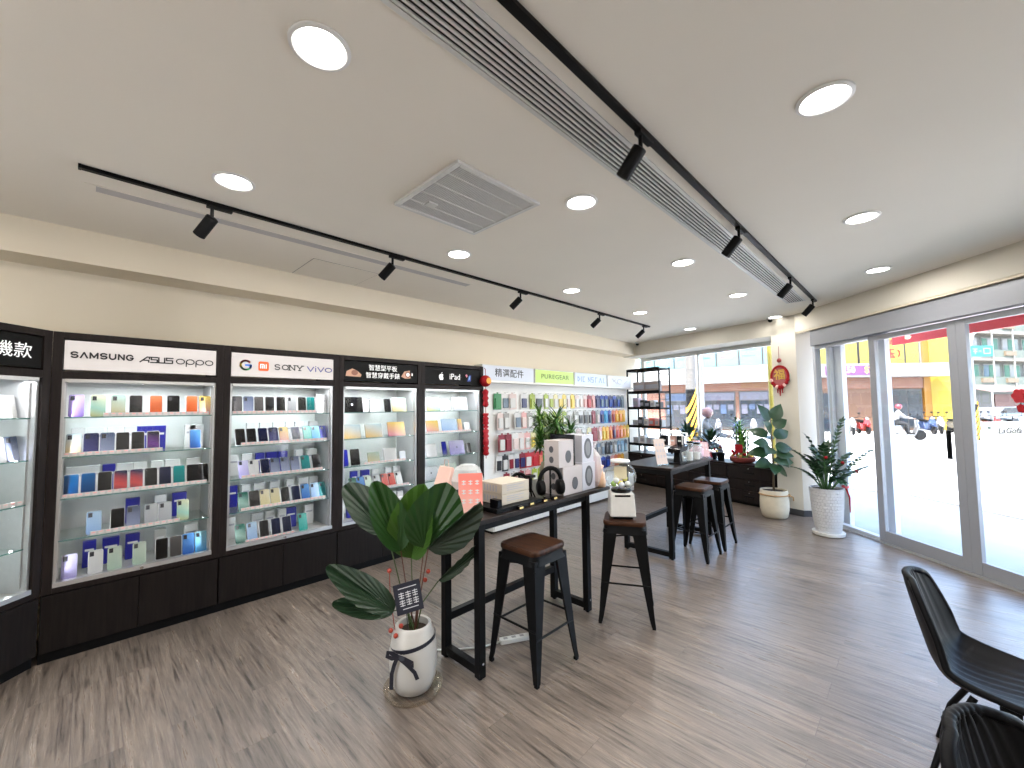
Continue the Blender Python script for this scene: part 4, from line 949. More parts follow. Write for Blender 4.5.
def fanleaf(base, tip, s_, wdir, fold, pl_, dd=0., dt=0., curl=0., n=14):
    """ovate pleated leaf: ribs radiate from the petiole, outline of a rounded teardrop"""
    B, T = PP(*base, dd), PP(*tip, dd+dt); d = T-B; L = d.length; d.normalize()
    ip = (cr*d.z - Vector((0, 0, 1))*d.dot(cr)); w = ip*wdir[0]+cf*wdir[1]; w = (w-d*w.dot(d)).normalized(); nn = d.cross(w).normalized()
    if nn.dot(cf) > 0: nn = -nn                                  # nn faces the shop front camera side
    m = MB(); rows_ = []
    for j in range(9):
        t = j/8; r = []
        for i in range(2*n+1):
            th = R(82)*(i/n-1); rad = L*t*math.cos(th)**.85*(1+.035*math.cos(6*th)); ps = math.sin(th)
            pleat = .0055*t*(1 if i % 2 else -1)*math.cos(th)
            r.append(B + d*(rad*math.cos(th)) + w*(rad*ps*s_) + nn*(pleat + fold*abs(ps)*rad + curl*L*t*t*math.cos(th)))
        rows_.append(r)
    return m.loft(rows_, False, None, False).build('leaf', pl_, pl, smooth=False)
M_lf1 = mat('palm_leaf_mid', (.014, .052, .008), .42, var=.35, scale=9); M_lf2 = mat('palm_leaf_dark', (.007, .024, .008), .42, var=.35, scale=9); M_lf3 = mat('palm_leaf_light', (.038, .10, .010), .42, var=.3, scale=9)
Lf = [((379, 549), (334, 503), .50, (1, .7), .30, M_lf2, .06, .06, -.05), ((396, 561), (368, 499), .44, (1, .5), .35, M_lf1, -.03, .04, .05), ((404, 571), (416, 502), .60, (1, -.2), .45, M_lf3, .02, .0, 0.),
      ((419, 557), (440, 497), .80, (1, .3), .22, M_lf1, -.06, -.02, .05), ((424, 556), (471, 511), .46, (1, .8), .35, M_lf2, -.10, -.05, .05),
      ((393, 611), (337, 568), .34, (1, .6), .2, M_lf2, -.10, -.06, -.1), ((393, 611), (343, 598), .34, (1, .6), .2, M_lf2, -.10, -.08, -.1), ((430, 593), (471, 562), .26, (1, .7), .25, M_lf2, .03, .05, -.1)]
for k, (b_, t_, s__, wd, fo, mt, dd, dt, cu) in enumerate(Lf):
    lf = fanleaf(b_, t_, s__, wd, fo, mt, dd, dt, cu)
    q = [Vector((.02*math.cos(k*2), .02*math.sin(k*2), .34)), PP(407+(b_[0]-407)*.35, 612, dd*.4), PP(*b_, dd)]
    MB().tube(q, [.005, .004, .0035], 6).build('stem', mat('stem_brown', (.10, .035, .02), .5) if k in (3, 4, 1) else mat('stem_green', (.05, .08, .02), .5), pl)
M_berry = mat('red_berry', (.35, .04, .02), .3)
for k, (x, y, d_) in enumerate(((386, 578, -.05), (389, 630, -.08), (394, 634, -.09), (401, 636, -.09), (398, 627, -.07), (421, 582, 0), (418, 590, 0))):
    m = MB(); m.ball(PP(x, y, d_), .014, 10, 6); m.build('berry', M_berry, pl, smooth=True)
MB().tube([PP(386, 578, -.05), PP(387, 600, -.05), PP(392, 640, -.04)], .002, 5).build('twig', M_berry, pl)
# gift card on a pick
cdm = Matrix.Translation(PP(406, 599, -.10)) @ Matrix(((cr.x, 0, -cf.x, 0), (cr.y, 0, -cf.y, 0), (0, 1, 0, 0), (0, 0, 0, 1))) @ Matrix.Rotation(R(10), 4, 'Z') @ Matrix.Rotation(R(16), 4, 'Y')
cdo = MB().box(-.075, .075, -.085, .085, -.002, .002, cdm).build('gift_card', mat('card_navy', (.02, .022, .035), .35), pl)
P = []
for i in range(3):
    for j in range(2):
        x, y = -.038+.038*i, .018-.042*j
        P += [[(x-.013, y+.012), (x+.013, y+.012)], [(x-.014, y), (x+.014, y)], [(x, y+.017), (x, y-.016)], [(x-.012, y-.013), (x+.012, y-.013)]]
P += [[(-.05, .058), (.05, .058)], [(-.04, -.058), (.045, -.058)]]
strokes('printed_characters', M_paper, cdo, cdm @ Matrix.Translation((.002, 0, .0022)), P, .0045, .0006)
MB().tube([PP(404, 612, -.095), PP(404, 645, -.03)], .002, 5).build('card_pick', M_rib, pl)

# ---------------------------------------------------------------- ZZ plant in tall white basket-weave pot
zz = empty('potted_zz_plant', (-.90, 6.62, 0), label='bushy ZZ plant in tall white woven-texture pot beside the glass door', cat='potted plant')
m = MB(); pr = [(.125, .045), (.135, .05), (.158, .20), (.172, .40), (.180, .55), (.184, .59), (.170, .59), (.166, .55)]
m.lathe(pr, seg=40)
mp_ = brick_mat('woven_pot', (.74, .74, .74), (.60, .60, .62), (.42, .42, .44), .05, .022, 1., .5)
def weave_mat():
    m, n, out = nt('woven_white'); N = n.nodes; L = n.links; b = N.new('ShaderNodeBsdfPrincipled'); b.inputs['Roughness'].default_value = .5; b.inputs['Base Color'].default_value = (.60, .60, .62, 1)
    tc = N.new('ShaderNodeTexCoord'); sp = N.new('ShaderNodeSeparateXYZ'); L.new(tc.outputs['Object'], sp.inputs[0])
    at = N.new('ShaderNodeMath'); at.operation = 'ARCTAN2'; L.new(sp.outputs['X'], at.inputs[0]); L.new(sp.outputs['Y'], at.inputs[1])
    cb = N.new('ShaderNodeCombineXYZ'); m1 = N.new('ShaderNodeMath'); m1.operation = 'MULTIPLY'; m1.inputs[1].default_value = 4.2; L.new(at.outputs[0], m1.inputs[0]); m2 = N.new('ShaderNodeMath'); m2.operation = 'MULTIPLY'; m2.inputs[1].default_value = 26; L.new(sp.outputs['Z'], m2.inputs[0])
    L.new(m1.outputs[0], cb.inputs[0]); L.new(m2.outputs[0], cb.inputs[1]); ck = N.new('ShaderNodeTexBrick'); ck.inputs['Scale'].default_value = 1; ck.inputs['Brick Width'].default_value = .9; ck.inputs['Row Height'].default_value = 1.0; ck.inputs['Mortar Size'].default_value = .12; ck.inputs['Mortar Smooth'].default_value = 1
    L.new(cb.outputs[0], ck.inputs['Vector']); bp = N.new('ShaderNodeBump'); bp.invert = True; bp.inputs['Distance'].default_value = .02; bp.inputs['Strength'].default_value = .8; L.new(ck.outputs['Fac'], bp.inputs['Height']); L.new(bp.outputs[0], b.inputs['Normal']); L.new(b.outputs[0], out.inputs[0]); return m
M_weave = weave_mat(); m.build('pot', M_weave, zz, smooth=True, autos=50)
MB().lathe([(.150, 0), (.168, .01), (.173, .045), (.160, .045), (.01, .04)], seg=36).build('saucer', M_white, zz, smooth=True, autos=40)
MB().lathe([(.166, .565), (.05, .57)], seg=24).build('soil', M_soil, zz)
def zzstem(top, bendy, nl=11, mt=M_leafd, par=zz, z0=.565, ll=.088, lw=.042):
    B = Vector((top.x*.12, top.y*.12, z0)); Mid = Vector((top.x*.45, top.y*.45, z0+(top.z-z0)*.62+bendy))
    pts = [B*(1-t)**2+Mid*2*t*(1-t)+top*t*t for t in [i/12 for i in range(13)]]
    m = MB(); m.tube(pts, [.010-.006*i/12 for i in range(13)], 6); st = m.build('stem', mat('zz_stem', (.05, .13, .04), .4), par, smooth=True)
    m = MB()
    for k in range(nl):
        t = .25+.75*k/(nl-1); i = min(11, int(t*12)); p = pts[i].lerp(pts[i+1], t*12-i); d = (pts[i+1]-pts[i]).normalized()
        side = d.cross(Vector((0, 0, 1))); side = side.normalized() if side.length > .01 else Vector((1, 0, 0))
        s_ = (1-.35*abs(t-.55))
        for sg_ in (-1, 1):
            dr = (d*.55+side*sg_*.8+Vector((0, 0, .15))).normalized(); m.blade(p, dr, side.cross(d) if k % 2 else Vector((0, 0, 1)), ll*s_, lw, .15, 5, .25)
    m.blade(pts[-1], d, Vector((0, 0, 1)), ll, lw, .1, 5, .2)
    m.build('leaflets', mt, st, smooth=True)
def V3(r_, d_, z): return Rt*r_ + Fd*d_ + Vector((0, 0, z))
for r_, d_, z, b_ in ((-.38, .05, 1.06, .10), (-.30, -.10, .95, .06), (-.14, .10, 1.22, .12), (-.10, -.12, 1.10, .08), (.08, .05, 1.12, .1), (.24, .0, 1.42, .05), (.14, -.16, .92, .10), (.40, .08, 1.00, .10), (.57, .0, 1.03, -.02), (.44, -.12, .86, .02), (-.46, -.02, .86, .08), (.02, -.24, .70, .14), (-.02, .16, 1.05, .1), (.20, .16, .98, .1), (-.20, .0, .98, .1), (.10, -.22, .82, .14)):
    zzstem(V3(r_, d_, z), b_, 12)
m = MB(); m.tube([V3(.12, -.16, .62), V3(.14, -.19, .50), V3(.145, -.18, .32)], [.012, .009, .006], 6); m.build('red_ribbon', M_red, zz)
m = MB(); m.ball(V3(.11, -.17, .63), .03, 10, 6, (1.3, 1, .8)); m.build('red_bow', mat('bow_pinkred', (.75, .12, .15), .4), zz, smooth=True)
for a, b_, c in ((.10, -.16, .92), (-.06, -.1, .98), (.32, -.1, .80)): MB().ball(V3(a, b_, c), .02, 8, 6).build('red_ornament', M_red, zz)

# ---------------------------------------------------------------- rubber fig in cream pot with rope
fg = empty('potted_rubber_fig', (-1.60, 7.14, 0), label='tall rubber fig in cream pot tied with jute rope by the pillar', cat='potted plant')
m = MB(); m.lathe([(.14, 0), (.165, .02), (.185, .12), (.188, .22), (.180, .36), (.176, .40), (.162, .40), (.165, .36)], seg=36); m.build('pot', mat('pot_cream', (.62, .56, .44), .55, var=.12, scale=14), fg, smooth=True, autos=50)
MB().lathe([(.165, .375), (.03, .38)], seg=24).build('soil', M_soil, fg)
m = MB(); m.tube([(.187*math.cos(2*math.pi*k/24), .187*math.sin(2*math.pi*k/24), .335) for k in range(25)], .009, 6); m.build('rope', mat('jute_rope', (.42, .26, .12), .8), fg)
m = MB(); m.tube([V3(.15, -.12, .335), V3(.19, -.14, .31), V3(.20, -.13, .26)], .010, 6); m.ball(V3(.14, -.13, .335), .022, 8, 6); m.build('rope_knot', mat('jute_rope', (.42, .26, .12), .8), fg)
m = MB(); m.tube([(0, 0, .37), (.01, 0, .8), (0, .01, 1.25), (.0, 0, 1.50)], [.016, .014, .011, .006], 8); m.build('trunk', mat('fig_bark', (.10, .07, .04), .8), fg, smooth=True)
lv = [(-.13, -.02, 1.62, .32, 1.35), (.12, -.05, 1.62, .30, 1.38), (-.12, -.12, 1.38, .24, 1.20), (.17, -.06, 1.42, .26, 1.30), (.25, .02, 1.26, .28, 1.14), (.24, -.05, 1.02, .24, 1.0), (.20, -.12, .92, .26, .92), (-.24, -.05, 1.10, .26, 1.04), (-.30, .0, .95, .26, .94), (-.26, -.1, .78, .28, .82), (.30, .0, .82, .30, .84), (-.16, -.18, .98, .24, 1.02), (.08, -.2, .80, .24, .88), (.30, .1, .62, .26, .72), (-.22, .1, 1.28, .24, 1.15), (.02, .18, 1.2, .24, 1.1), (-.08, -.2, .70, .22, .80)]
for a, b_, z, L_, zb in lv:
    B = Vector((0, 0, zb)); T = V3(a, b_, z); d = (T-B); st = B+d*.22
    l = MB().blade(st, d, (Vector((0, 0, .7))-Fd) if abs(d.normalized().z) < .9 else -Fd, d.length*.95, .185, .22, 8, .22).build('leaf', M_leafd, fg, smooth=True)
    MB().tube([B, st], .004, 5).build('petiole', mat('zz_stem', (.05, .13, .04), .4), l)

# ---------------------------------------------------------------- rear low cabinets, rack, windowsill plants
cb = bw
dc = empty('low_drawer_cabinet', label='long low black drawer cabinet under the rear window', cat='cabinet')
MB().box(-2.95, -.41, .02, .54, .05, .635, cb).build('carcass', M_esp, dc)
MB().box(-3.44, -.385, -.012, .545, .636, .665, cb).build('worktop', M_top, dc, bevel=.003)
MB().box(-3.40, -.41, .05, .54, 0, .0495, cb).build('plinth', M_black, dc)
MB().box(-3.44, -2.955, .02, .54, .05, .635, cb).build('side_unit', M_esp, dc)
for k in range(4):
    a = -3.44+k*.757
    for z0, z1 in ((.06, .235), (.245, .42), (.43, .63)):
        dr = MB().box(a+.006, a+.748, 0, .0195, z0, z1, cb).build('drawer', M_espf, dc, bevel=.002)
        MB().box(a+.29, a+.46, -.016, -.001, (z0+z1)/2-.012, (z0+z1)/2+.012, cb).build('handle', M_black, dr, bevel=.004)
        MB().tube([(a+.37, -.004, z1-.03), (a+.37, .0, z1-.03)], .008, 8, M=cb).build('lock', M_chrome, dr)
ZW = .666
def W(x, y, z=ZW): return cb @ Vector((x, y, z))
rk = empty('shelf_rack', label='black metal shelf rack standing on the rear cabinet at left', cat='shelf rack')
ra, rb, y0, y1 = -3.44, -2.58, .04, .36
for x in (ra, rb):
    for y in (y0, y1): MB().box(x-.012, x+.012, y-.012, y+.012, ZW, 2.45, cb).build('post', M_black, rk)
for z in (.84, 1.22, 1.61, 1.95, 2.43):
    t = 2.43-z
    m = MB().box(ra+.0125, rb-.0125, y0-.010, y0+.004, z-.03, z+.025, cb); m.build('front_rail', M_black, rk)
    MB().box(ra+.0125, rb-.0125, y1-.004, y1+.010, z-.03, z+.005, cb).build('rear_rail', M_black, rk)
    for x in (ra, rb): MB().box(x-.006, x+.006, y0+.0125, y1-.0125, z-.03, z+.0, cb).build('side_rail', M_black, rk)
    if z < 2.4: MB().box(ra+.0125, rb-.0125, y0+.005, y1-.005, z-.012, z-.002, cb).build('shelf', mat('rack_shelf_grey', (.18, .17, .17), .5), rk)
for x in (rb,):
    for z in (1.06, 1.42, 1.78, 2.15, 2.3): MB().box(x-.005, x+.005, y0+.0125, y1-.0125, z, z+.012, cb).build('side_bar', M_black, rk)
RI = [(1.95, [(-3.2, .30, .22, 'grey_brown', (.34, .28, .26)), (-2.85, .34, .22, 'grey_brown', (.34, .28, .26))]),
      (1.61, [(-3.30, .14, .22, 'mauve', (.45, .36, .46)), (-3.12, .10, .17, 'black', (.03, .03, .03)), (-2.98, .12, .15, 'black', (.03, .03, .03)), (-2.84, .10, .16, 'white', (.7, .7, .7)), (-2.70, .10, .12, 'black', (.03, .03, .03))]),
      (1.22, [(-3.33, .12, .13, 'grey', (.4, .4, .4)), (-3.18, .12, .20, 'black', (.03, .03, .03)), (-3.02, .10, .16, 'white', (.7, .7, .7)), (-2.88, .12, .18, 'red', (.6, .12, .1)), (-2.74, .10, .17, 'pink', (.7, .4, .38)), (-2.64, .07, .15, 'grey', (.4, .4, .4))]),
      (.84, [(-3.32, .14, .14, 'grey', (.4, .4, .4)), (-3.14, .13, .18, 'white', (.7, .7, .7)), (-2.97, .12, .15, 'blue-grey', (.35, .38, .42)), (-2.80, .13, .14, 'white', (.7, .7, .7)), (-2.66, .08, .18, 'tan', (.5, .36, .25))])]
for si, (z, its) in enumerate(RI):
    for i, (x, w_, h, cn_, c) in enumerate(its):
        o = MB().box(-w_/2, w_/2, -.06, .06, 0, h).build('product_box', mat('rackbox_'+cn_, c, .5), None, bevel=.004)
        MB().box(-w_/2+.012, w_/2-.012, -.0608, -.0602, h*.3, h*.7).build('printed_label', M_cart_print, o)
        p = W(x, .18, z-.0015); place(o, p, (0, 0, -math.atan(.27)), '%s product box, %s from left on the %s shelf of the black rack' % (cn_.replace('_', '-'), ORD[i], ['upper', 'second', 'third', 'lowest'][si]), 'boxes on the black rack', 'box')
# plants and gifts on the worktop
def leafball(par, c, R_, nleaf, L_, W_, mt, seed, up=.6, name='foliage', zmin=None, sq=1.):
    rg = random.Random(seed); m = MB()
    for k in range(nleaf):
        a = rg.uniform(0, 2*math.pi); el = rg.uniform(-.25, 1.45); rr_ = R_*rg.uniform(.35, .8)
        d = Vector((math.cos(a)*math.cos(el), math.sin(a)*math.cos(el), math.sin(el)*sq))
        p = Vector(c)+d*rr_; m.blade(p, d+Vector((0, 0, up*rg.uniform(0, .5))), Vector((0, 0, 1)), L_*rg.uniform(.7, 1.2), W_, rg.uniform(.1, .5), 4, .2)
    return m.build(name, mt, par, smooth=True)
pb = empty('bamboo_basket_plant', W(-1.02, .22), label='tall lucky bamboo in red gold basket on the rear cabinet', cat='potted plant')
m = MB(); m.lathe([(.14, 0), (.19, .03), (.21, .09), (.20, .10), (.17, .06), (.02, .055)], seg=28); m.build('basket', mat('basket_red', (.25, .05, .04), .6), pb, smooth=True, autos=50)
rg = random.Random(3)
for k in range(13):
    a = k*2.4; rr_ = .02+.10*((k % 4)/4); h = .38+.34*((k*7 % 5)/5); m = MB(); m.tube([(rr_*math.cos(a), rr_*math.sin(a), .055), (rr_*1.2*math.cos(a), rr_*1.2*math.sin(a), .055+h)], .009, 6)
    s = m.build('bamboo_stem', mat('bamboo_green', (.12, .30, .04), .4), pb); m = MB()
    for q in range(9):
        z = .055+h*(.35+.65*q/8); b_ = q*2.1+k; m.blade((rr_*1.15*math.cos(a), rr_*1.15*math.sin(a), z), (math.cos(b_), math.sin(b_), .9), (0, 0, 1), .23, .030, .4, 4, .2)
    m.build('leaves', M_leafl, s, smooth=True)
m = MB(); m.box(-.06, .06, -.19, -.185, .18, .32); m.build('red_tag', M_red, pb)
for k in range(16):
    a = k*.4; m = MB(); m.ball((.15*math.cos(a), .15*math.sin(a), .12+.03*(k % 3)), .028, 8, 6); m.build('ornament', M_gold if k % 3 == 0 else M_red, pb, smooth=True)
pc = empty('potted_flowers', W(-1.62, .24), label='dark-leaved plant with red flowers in dark pot, rear cabinet', cat='potted plant')
m = MB(); m.lathe([(.09, 0), (.12, .12), (.11, .12), (.02, .10)], seg=24); m.build('pot', M_black, pc, smooth=True, autos=50)
leafball(pc, (0, 0, .25), .26, 110, .17, .045, M_leafd, 5)
rg = random.Random(9)
for k in range(14):
    m = MB(); a = rg.uniform(0, 6.28); m.ball((.16*math.cos(a), .16*math.sin(a), .14+.22*rg.random()), .024, 8, 5); m.build('flower', M_red if k % 3 else M_gold, pc, smooth=True)
pd = empty('potted_greenery', W(-2.12, .26), label='leafy plant with yellow flowers behind the glass jars, rear cabinet', cat='potted plant')
m = MB(); m.lathe([(.08, 0), (.11, .12), (.10, .12), (.02, .10)], seg=24); m.build('pot', M_white, pd, smooth=True, autos=50)
leafball(pd, (0, 0, .32), .28, 90, .18, .05, M_leafd, 15)
for k in range(12):
    m = MB(); a = rg.uniform(0, 6.28); m.ball((.17*math.cos(a), .17*math.sin(a), .30+.25*rg.random()), .028, 8, 5); m.build('flower', mat('flower_yellow', (.85, .50, .05), .5), pd, smooth=True)
pe = empty('small_dark_pot', W(-1.36, .14), label='small dark empty cup beside the red basket', cat='pot')
m = MB(); m.lathe([(.05, 0), (.07, .14), (.062, .14), (.045, .02)], seg=20); m.build('cup', M_black, pe, smooth=True, autos=50)
rb_ = empty('red_gift_box', W(-1.72, .08), -math.atan(.27), label='red gift box lying on the rear cabinet beside the far table', cat='gift box')
box('carton', M_red, -.17, .17, -.10, .10, 0, .13, rb_, bevel=.004); box('lid', mat('lid_pale_pink', (.75, .50, .46), .5), -.175, .175, -.105, .105, .131, .16, rb_, bevel=.004)
def signcard(loc, rz, w_, h, m_, label, tilt=-12, lines=3, ink_='white'):
    e = empty('tabletop_sign', loc, label=label, cat='sign card', rot=(R(tilt), 0, rz))
    b = box('card', m_, -w_/2, w_/2, 0, .006, .012, h, e); mm = MB(); im = M_paper if ink_ == 'white' else M_cart_print
    for i in range(lines):
        z = h*(.78-.22*i)
        for k in range(3): 
            x = -w_*.28+k*w_*.28
            mm.box(x-w_*.08, x+w_*.08, -.0008, 0, z-.012, z-.006); mm.box(x-w_*.08, x+w_*.08, -.0008, 0, z+.004, z+.010); mm.box(x-.003, x+.003, -.0008, 0, z-.016, z+.014)
    mm.build('printed_characters', im, b)
    f_ = MB(); f_.box(-w_/2-.004, w_/2+.004, -.003, .009, 0, .012); f_.build('holder_foot', M_shelf, e)
    s = MB(); s.add([(-.02, .007, h*.6), (.02, .007, h*.6), (.02, .009+h*.22, .012), (-.02, .009+h*.22, .012), (-.02, .010, h*.6), (.02, .010, h*.6), (.02, .013+h*.22, .012), (-.02, .013+h*.22, .012)], [(0,1,2,3),(7,6,5,4),(0,4,5,1),(2,6,7,3),(1,5,6,2),(0,3,7,4)]).build('easel', M_shelf, e)
    return e
rzc = math.atan2(Rt.y, Rt.x)
coral = grad('sign_coral', (.85, .55, .48), (.86, .22, .18), .35, lo=0, hi=.24)
signcard((-2.075, 1.735, T1+.001), R(52), .155, .265, coral, 'coral red standing sign card nearest on the bar table')
signcard((-2.115, 4.60, T2+.001), R(66), .15, .30, mat('sign_beige', (.55, .42, .35), .4), 'tall beige standing sign card on the far bar table', lines=3, ink_='d')
signcard((-2.02, 5.62, T2+.001), R(52), .15, .20, mat('sign_pink', (.62, .38, .38), .4), 'small pink standing sign card at the end of the far table', lines=2)
# items on the near table
def bx3(name, x0, x1, y0, y1, z0, z1, m_, label, cat, bev=.003, rz=0):
    e = empty(name, ((x0+x1)/2, (y0+y1)/2, z0), rz, label=label, cat=cat)
    return e, box('body', m_, -(x1-x0)/2, (x1-x0)/2, -(y1-y0)/2, (y1-y0)/2, 0, z1-z0, e, bevel=bev)
z = T1+.001
M_beige = mat('beige_carton', (.50, .44, .36), .5, var=.05)
bx3('display_tray', -2.30, -1.975, 1.87, 2.32, z, z+.028, M_black, 'black tray under the beige carton stack', 'tray')
z2 = z+.029
def textside(par, w_, h, x, m_=None, n=3):
    m = MB()
    for k in range(n): m.box(x, x+.0008, -w_*.35, w_*.30-(k % 2)*w_*.2, h*(.72-.2*k), h*(.78-.2*k))
    m.build('printed_text', m_ or M_cart_print, par)
def textfront(par, w_, h, y, n=5, m_=None):
    m = MB()
    for k in range(n): m.box(-w_*.38+k*w_*.16, -w_*.31+k*w_*.16, y-.0008, y, h*.2, h*.8)
    m.build('printed_text', m_ or M_cart_print, par)
for k in range(2):
    e, b = bx3('beige_carton', -2.25, -2.03, 1.97, 2.24, z2+k*.071, z2+k*.071+.070, M_beige, ('upper' if k else 'lower') + ' beige product carton of the stack on the black tray', 'box')
    textside(e, .26, .07, .1102); textfront(e, .18, .07, -.1352)
bx3('black_price_block', -2.06, -1.985, 1.885, 1.925, z2, z2+.055, M_blackg, 'small black price block in front of the beige cartons', 'price block')
e, b = bx3('black_holder', -2.25, -2.10, 1.75, 1.84, z, z+.14, M_blackg, 'black glossy holder beside the coral sign card', 'holder')
MB().box(-.06, .06, -.0455, -.045, .03, .045).build('gold_label', M_gold, e)
e = empty('clear_accessory_bag', (-2.40, 1.98, z), label='clear crinkled bag of accessories behind the beige cartons', cat='bag')
m = MB(); rg = random.Random(2); m.loft([[(math.cos(a*.63)*r_*(1+.2*rg.random())*1.0, math.sin(a*.63)*r_*(1+.2*rg.random()), h) for a in range(10)] for r_, h in ((.06, 0), (.10, .07), (.11, .16), (.09, .24), (.05, .27))]); m.build('bag', glass('crinkled_bag', (.90, .92, .95), 1.5, .15, .35), e)
MB().ball((0, 0, .09), .05, 10, 6).build('contents', mat('pale_contents', (.6, .5, .5), .5), e)
e = empty('pink_accessory_bag', (-2.55, 1.90, z), label='peach pink gift bag behind the coral sign card', cat='bag')
m = MB(); m.loft([[(-.08, -.05, 0), (.08, -.05, 0), (.08, .05, 0), (-.08, .05, 0)], [(-.085, -.055, .12), (.085, -.055, .12), (.085, .055, .12), (-.085, .055, .12)], [(-.075, -.01, .25), (.075, -.01, .25), (.075, .01, .25), (-.075, .01, .25)]]); m.build('bag', mat('peach_bag', (.80, .52, .44), .5), e, bevel=.004)
MB().tube([(-.03, 0, .25), (-.02, 0, .30), (.02, 0, .30), (.03, 0, .25)], .003, 6).build('handle', mat('peach_bag', (.80, .52, .44), .5), e)
# headphones on stands and small black gadgets
def headphones(loc, rz, label, s_=1.):
    e = empty('headphones', loc, rz, label=label, cat='headphones')
    MB().tube([(.085*s_*math.cos(R(a)), 0, .125*s_+.095*s_*math.sin(R(a))) for a in range(-15, 196, 15)], .017*s_, 8).build('headband', M_black, e, smooth=True)
    for sx in (-1, 1):
        q = MB(); q.lathe([(.040, -.026), (.056, -.018), (.060, .0), (.054, .022), (.026, .028)], seg=20, M=Matrix.Translation((sx*.078*s_, 0, .075*s_)) @ Matrix.Rotation(R(90), 4, 'Y') @ Matrix.Diagonal((s_, s_, s_, 1)).to_4x4()); q.build('ear_cup', M_black, e, smooth=True, autos=50)
    MB().lathe([(.06*s_, 0), (.06*s_, .006), (.008, .010), (.007, .20*s_), (.02, .205*s_)], seg=20).build('stand', M_blackg, e, smooth=True, autos=40)
    return e
headphones((-2.045, 2.50, z), R(60), 'large black headphones on stand before the stacked speaker boxes', 1.0)
e = empty('selfie_tripod', (-2.13, 2.36, z), label='black folded gadget tripod between cartons and headphones', cat='tripod')
MB().tube([(0, 0, .05), (.01, .0, .16)], .014, 8).build('column', M_black, e, smooth=True)
for k in range(3): MB().tube([(0, 0, .09), (.06*math.cos(k*2.1), .06*math.sin(k*2.1), .004)], .006, 6).build('leg', M_black, e)
MB().box(-.02, .03, -.035, .035, .155, .175).build('clamp', M_black, e, bevel=.003)
headphones((-2.28, 2.40, z), R(40), 'smaller black headphones behind the gadget tripod', .75)
for k, (x, y, lb_) in enumerate(((-1.985, 2.06, 'first yellow-topped price block along the near table edge'), (-1.98, 2.20, 'second yellow-topped price block along the near table edge'), (-1.975, 2.34, 'third yellow-topped price block along the near table edge'), (-1.97, 2.45, 'fourth yellow-topped price block along the near table edge'))):
    if k == 0: x, y = -1.955, 2.345-.28
    e, b = bx3('price_block', x-.014, x+.014, y-.022, y+.022, z, z+.022, M_blackg, lb_, 'price block', .002)
    MB().box(.0142, .015, -.018, .018, .006, .019).build('price_label', mat('price_yellow', (.85, .68, .25), .5), e)
# speaker cartons
M_spk = mat('speaker_carton', (.46, .41, .41), .45, var=.06, scale=8)
M_spk2 = mat('speaker_carton_white', (.50, .50, .56), .45, var=.04)
def spk(x0, x1, y0, y1, z0, z1, m_, label, oval=False):
    e, b = bx3('speaker_carton', x0, x1, y0, y1, z0, z1, m_, label, 'box')
    w_, l, h = (x1-x0), (y1-y0), z1-z0
    RY = Matrix.Translation((w_/2+.0002, 0, h/2)) @ Matrix.Rotation(R(90), 4, 'Y')
    RX = Matrix.Translation((0, -l/2-.0002, h/2)) @ Matrix.Rotation(R(90), 4, 'X')
    if oval:
        MB().prism(arc(0, 0, .085, .055, 0, 352, 22), 0, .0012, RY).build('printed_speaker', mat('print_dark', (.06, .06, .07), .5), b)
        MB().prism(arc(-.0, 0, .06, .035, 0, 352, 22), .0012, .002, RY).build('printed_grille', mat('print_grille', (.18, .18, .19), .5), b)
    else:
        MB().prism(arc(-.035, .045, .05, .038, 200, 540, 16)[:-1], 0, .0012, RY @ Matrix.Translation((.06, -.02, 0))).build('printed_speaker', mat('print_dark', (.06, .06, .07), .5), b)
        for q in (-.045, .035): MB().prism(arc(0, q, .022, .026, 0, 350, 14), 0, .0012, RX).build('printed_speaker', mat('print_dark', (.06, .06, .07), .5), b)
    return e
spk(-2.18, -1.985, 2.585, 2.835, z, z+.215, M_spk, 'lower near speaker carton with white sides on the bar table')
spk(-2.22, -1.990, 2.845, 3.03, z, z+.225, M_spk2, 'lower far speaker carton printed with an oval speaker', True)
spk(-2.14, -1.995, 2.545, 2.735, z+.216, z+.425, M_spk, 'upper near speaker carton stacked on the lower carton')
spk(-2.21, -1.995, 2.855, 3.02, z+.226, z+.45, M_spk2, 'upper far speaker carton printed with an oval speaker', True)
e, b = bx3('black_folder', -2.24, -2.0, 2.745, 2.765, z+.216, z+.46, M_blackg, 'thin black panel standing between the upper speaker cartons', 'panel', .002)
bpz = empty('potted_dracaena', (-2.48, 3.06, z), label='bushy green dracaena in round olive pot behind the speaker cartons', cat='potted plant')
m = MB(); m.lathe([(.07, 0), (.11, .03), (.12, .10), (.10, .17), (.085, .18), (.08, .165), (.02, .16)], seg=28); m.build('pot', mat('pot_olive', (.16, .13, .07), .5), bpz, smooth=True, autos=50)
rg = random.Random(4)
for k in range(9):
    a = k*2.4; rr_ = .05+.13*(k % 3)/2; top = Vector((rr_*math.cos(a), rr_*math.sin(a), .36+.26*((k*5) % 9)/9)); MB().tube([(0, 0, .16), top*.6+Vector((0, 0, .06)), top], .006, 6).build('cane', mat('fig_bark', (.10, .07, .04), .8), bpz)
    m = MB()
    for q in range(46):
        b_ = q*2.4+k; el = rg.uniform(-.7, 1.35); d = Vector((math.cos(b_)*math.cos(el), math.sin(b_)*math.cos(el), math.sin(el)+.15)); m.blade(top+Vector((0, 0, -.10+.14*q/46)), d, Vector((0, 0, 1)), .155*rg.uniform(.65, 1.15), .022, .3, 4, .25)
    m.build('leaf_rosette', [M_lf3, M_leafl, M_leaf][k % 3], bpz, smooth=True)
e = empty('pink_tissue_gift', (-2.07, 3.085, z), label='tall pink tissue gift bag at the far end of the near table', cat='gift bag')
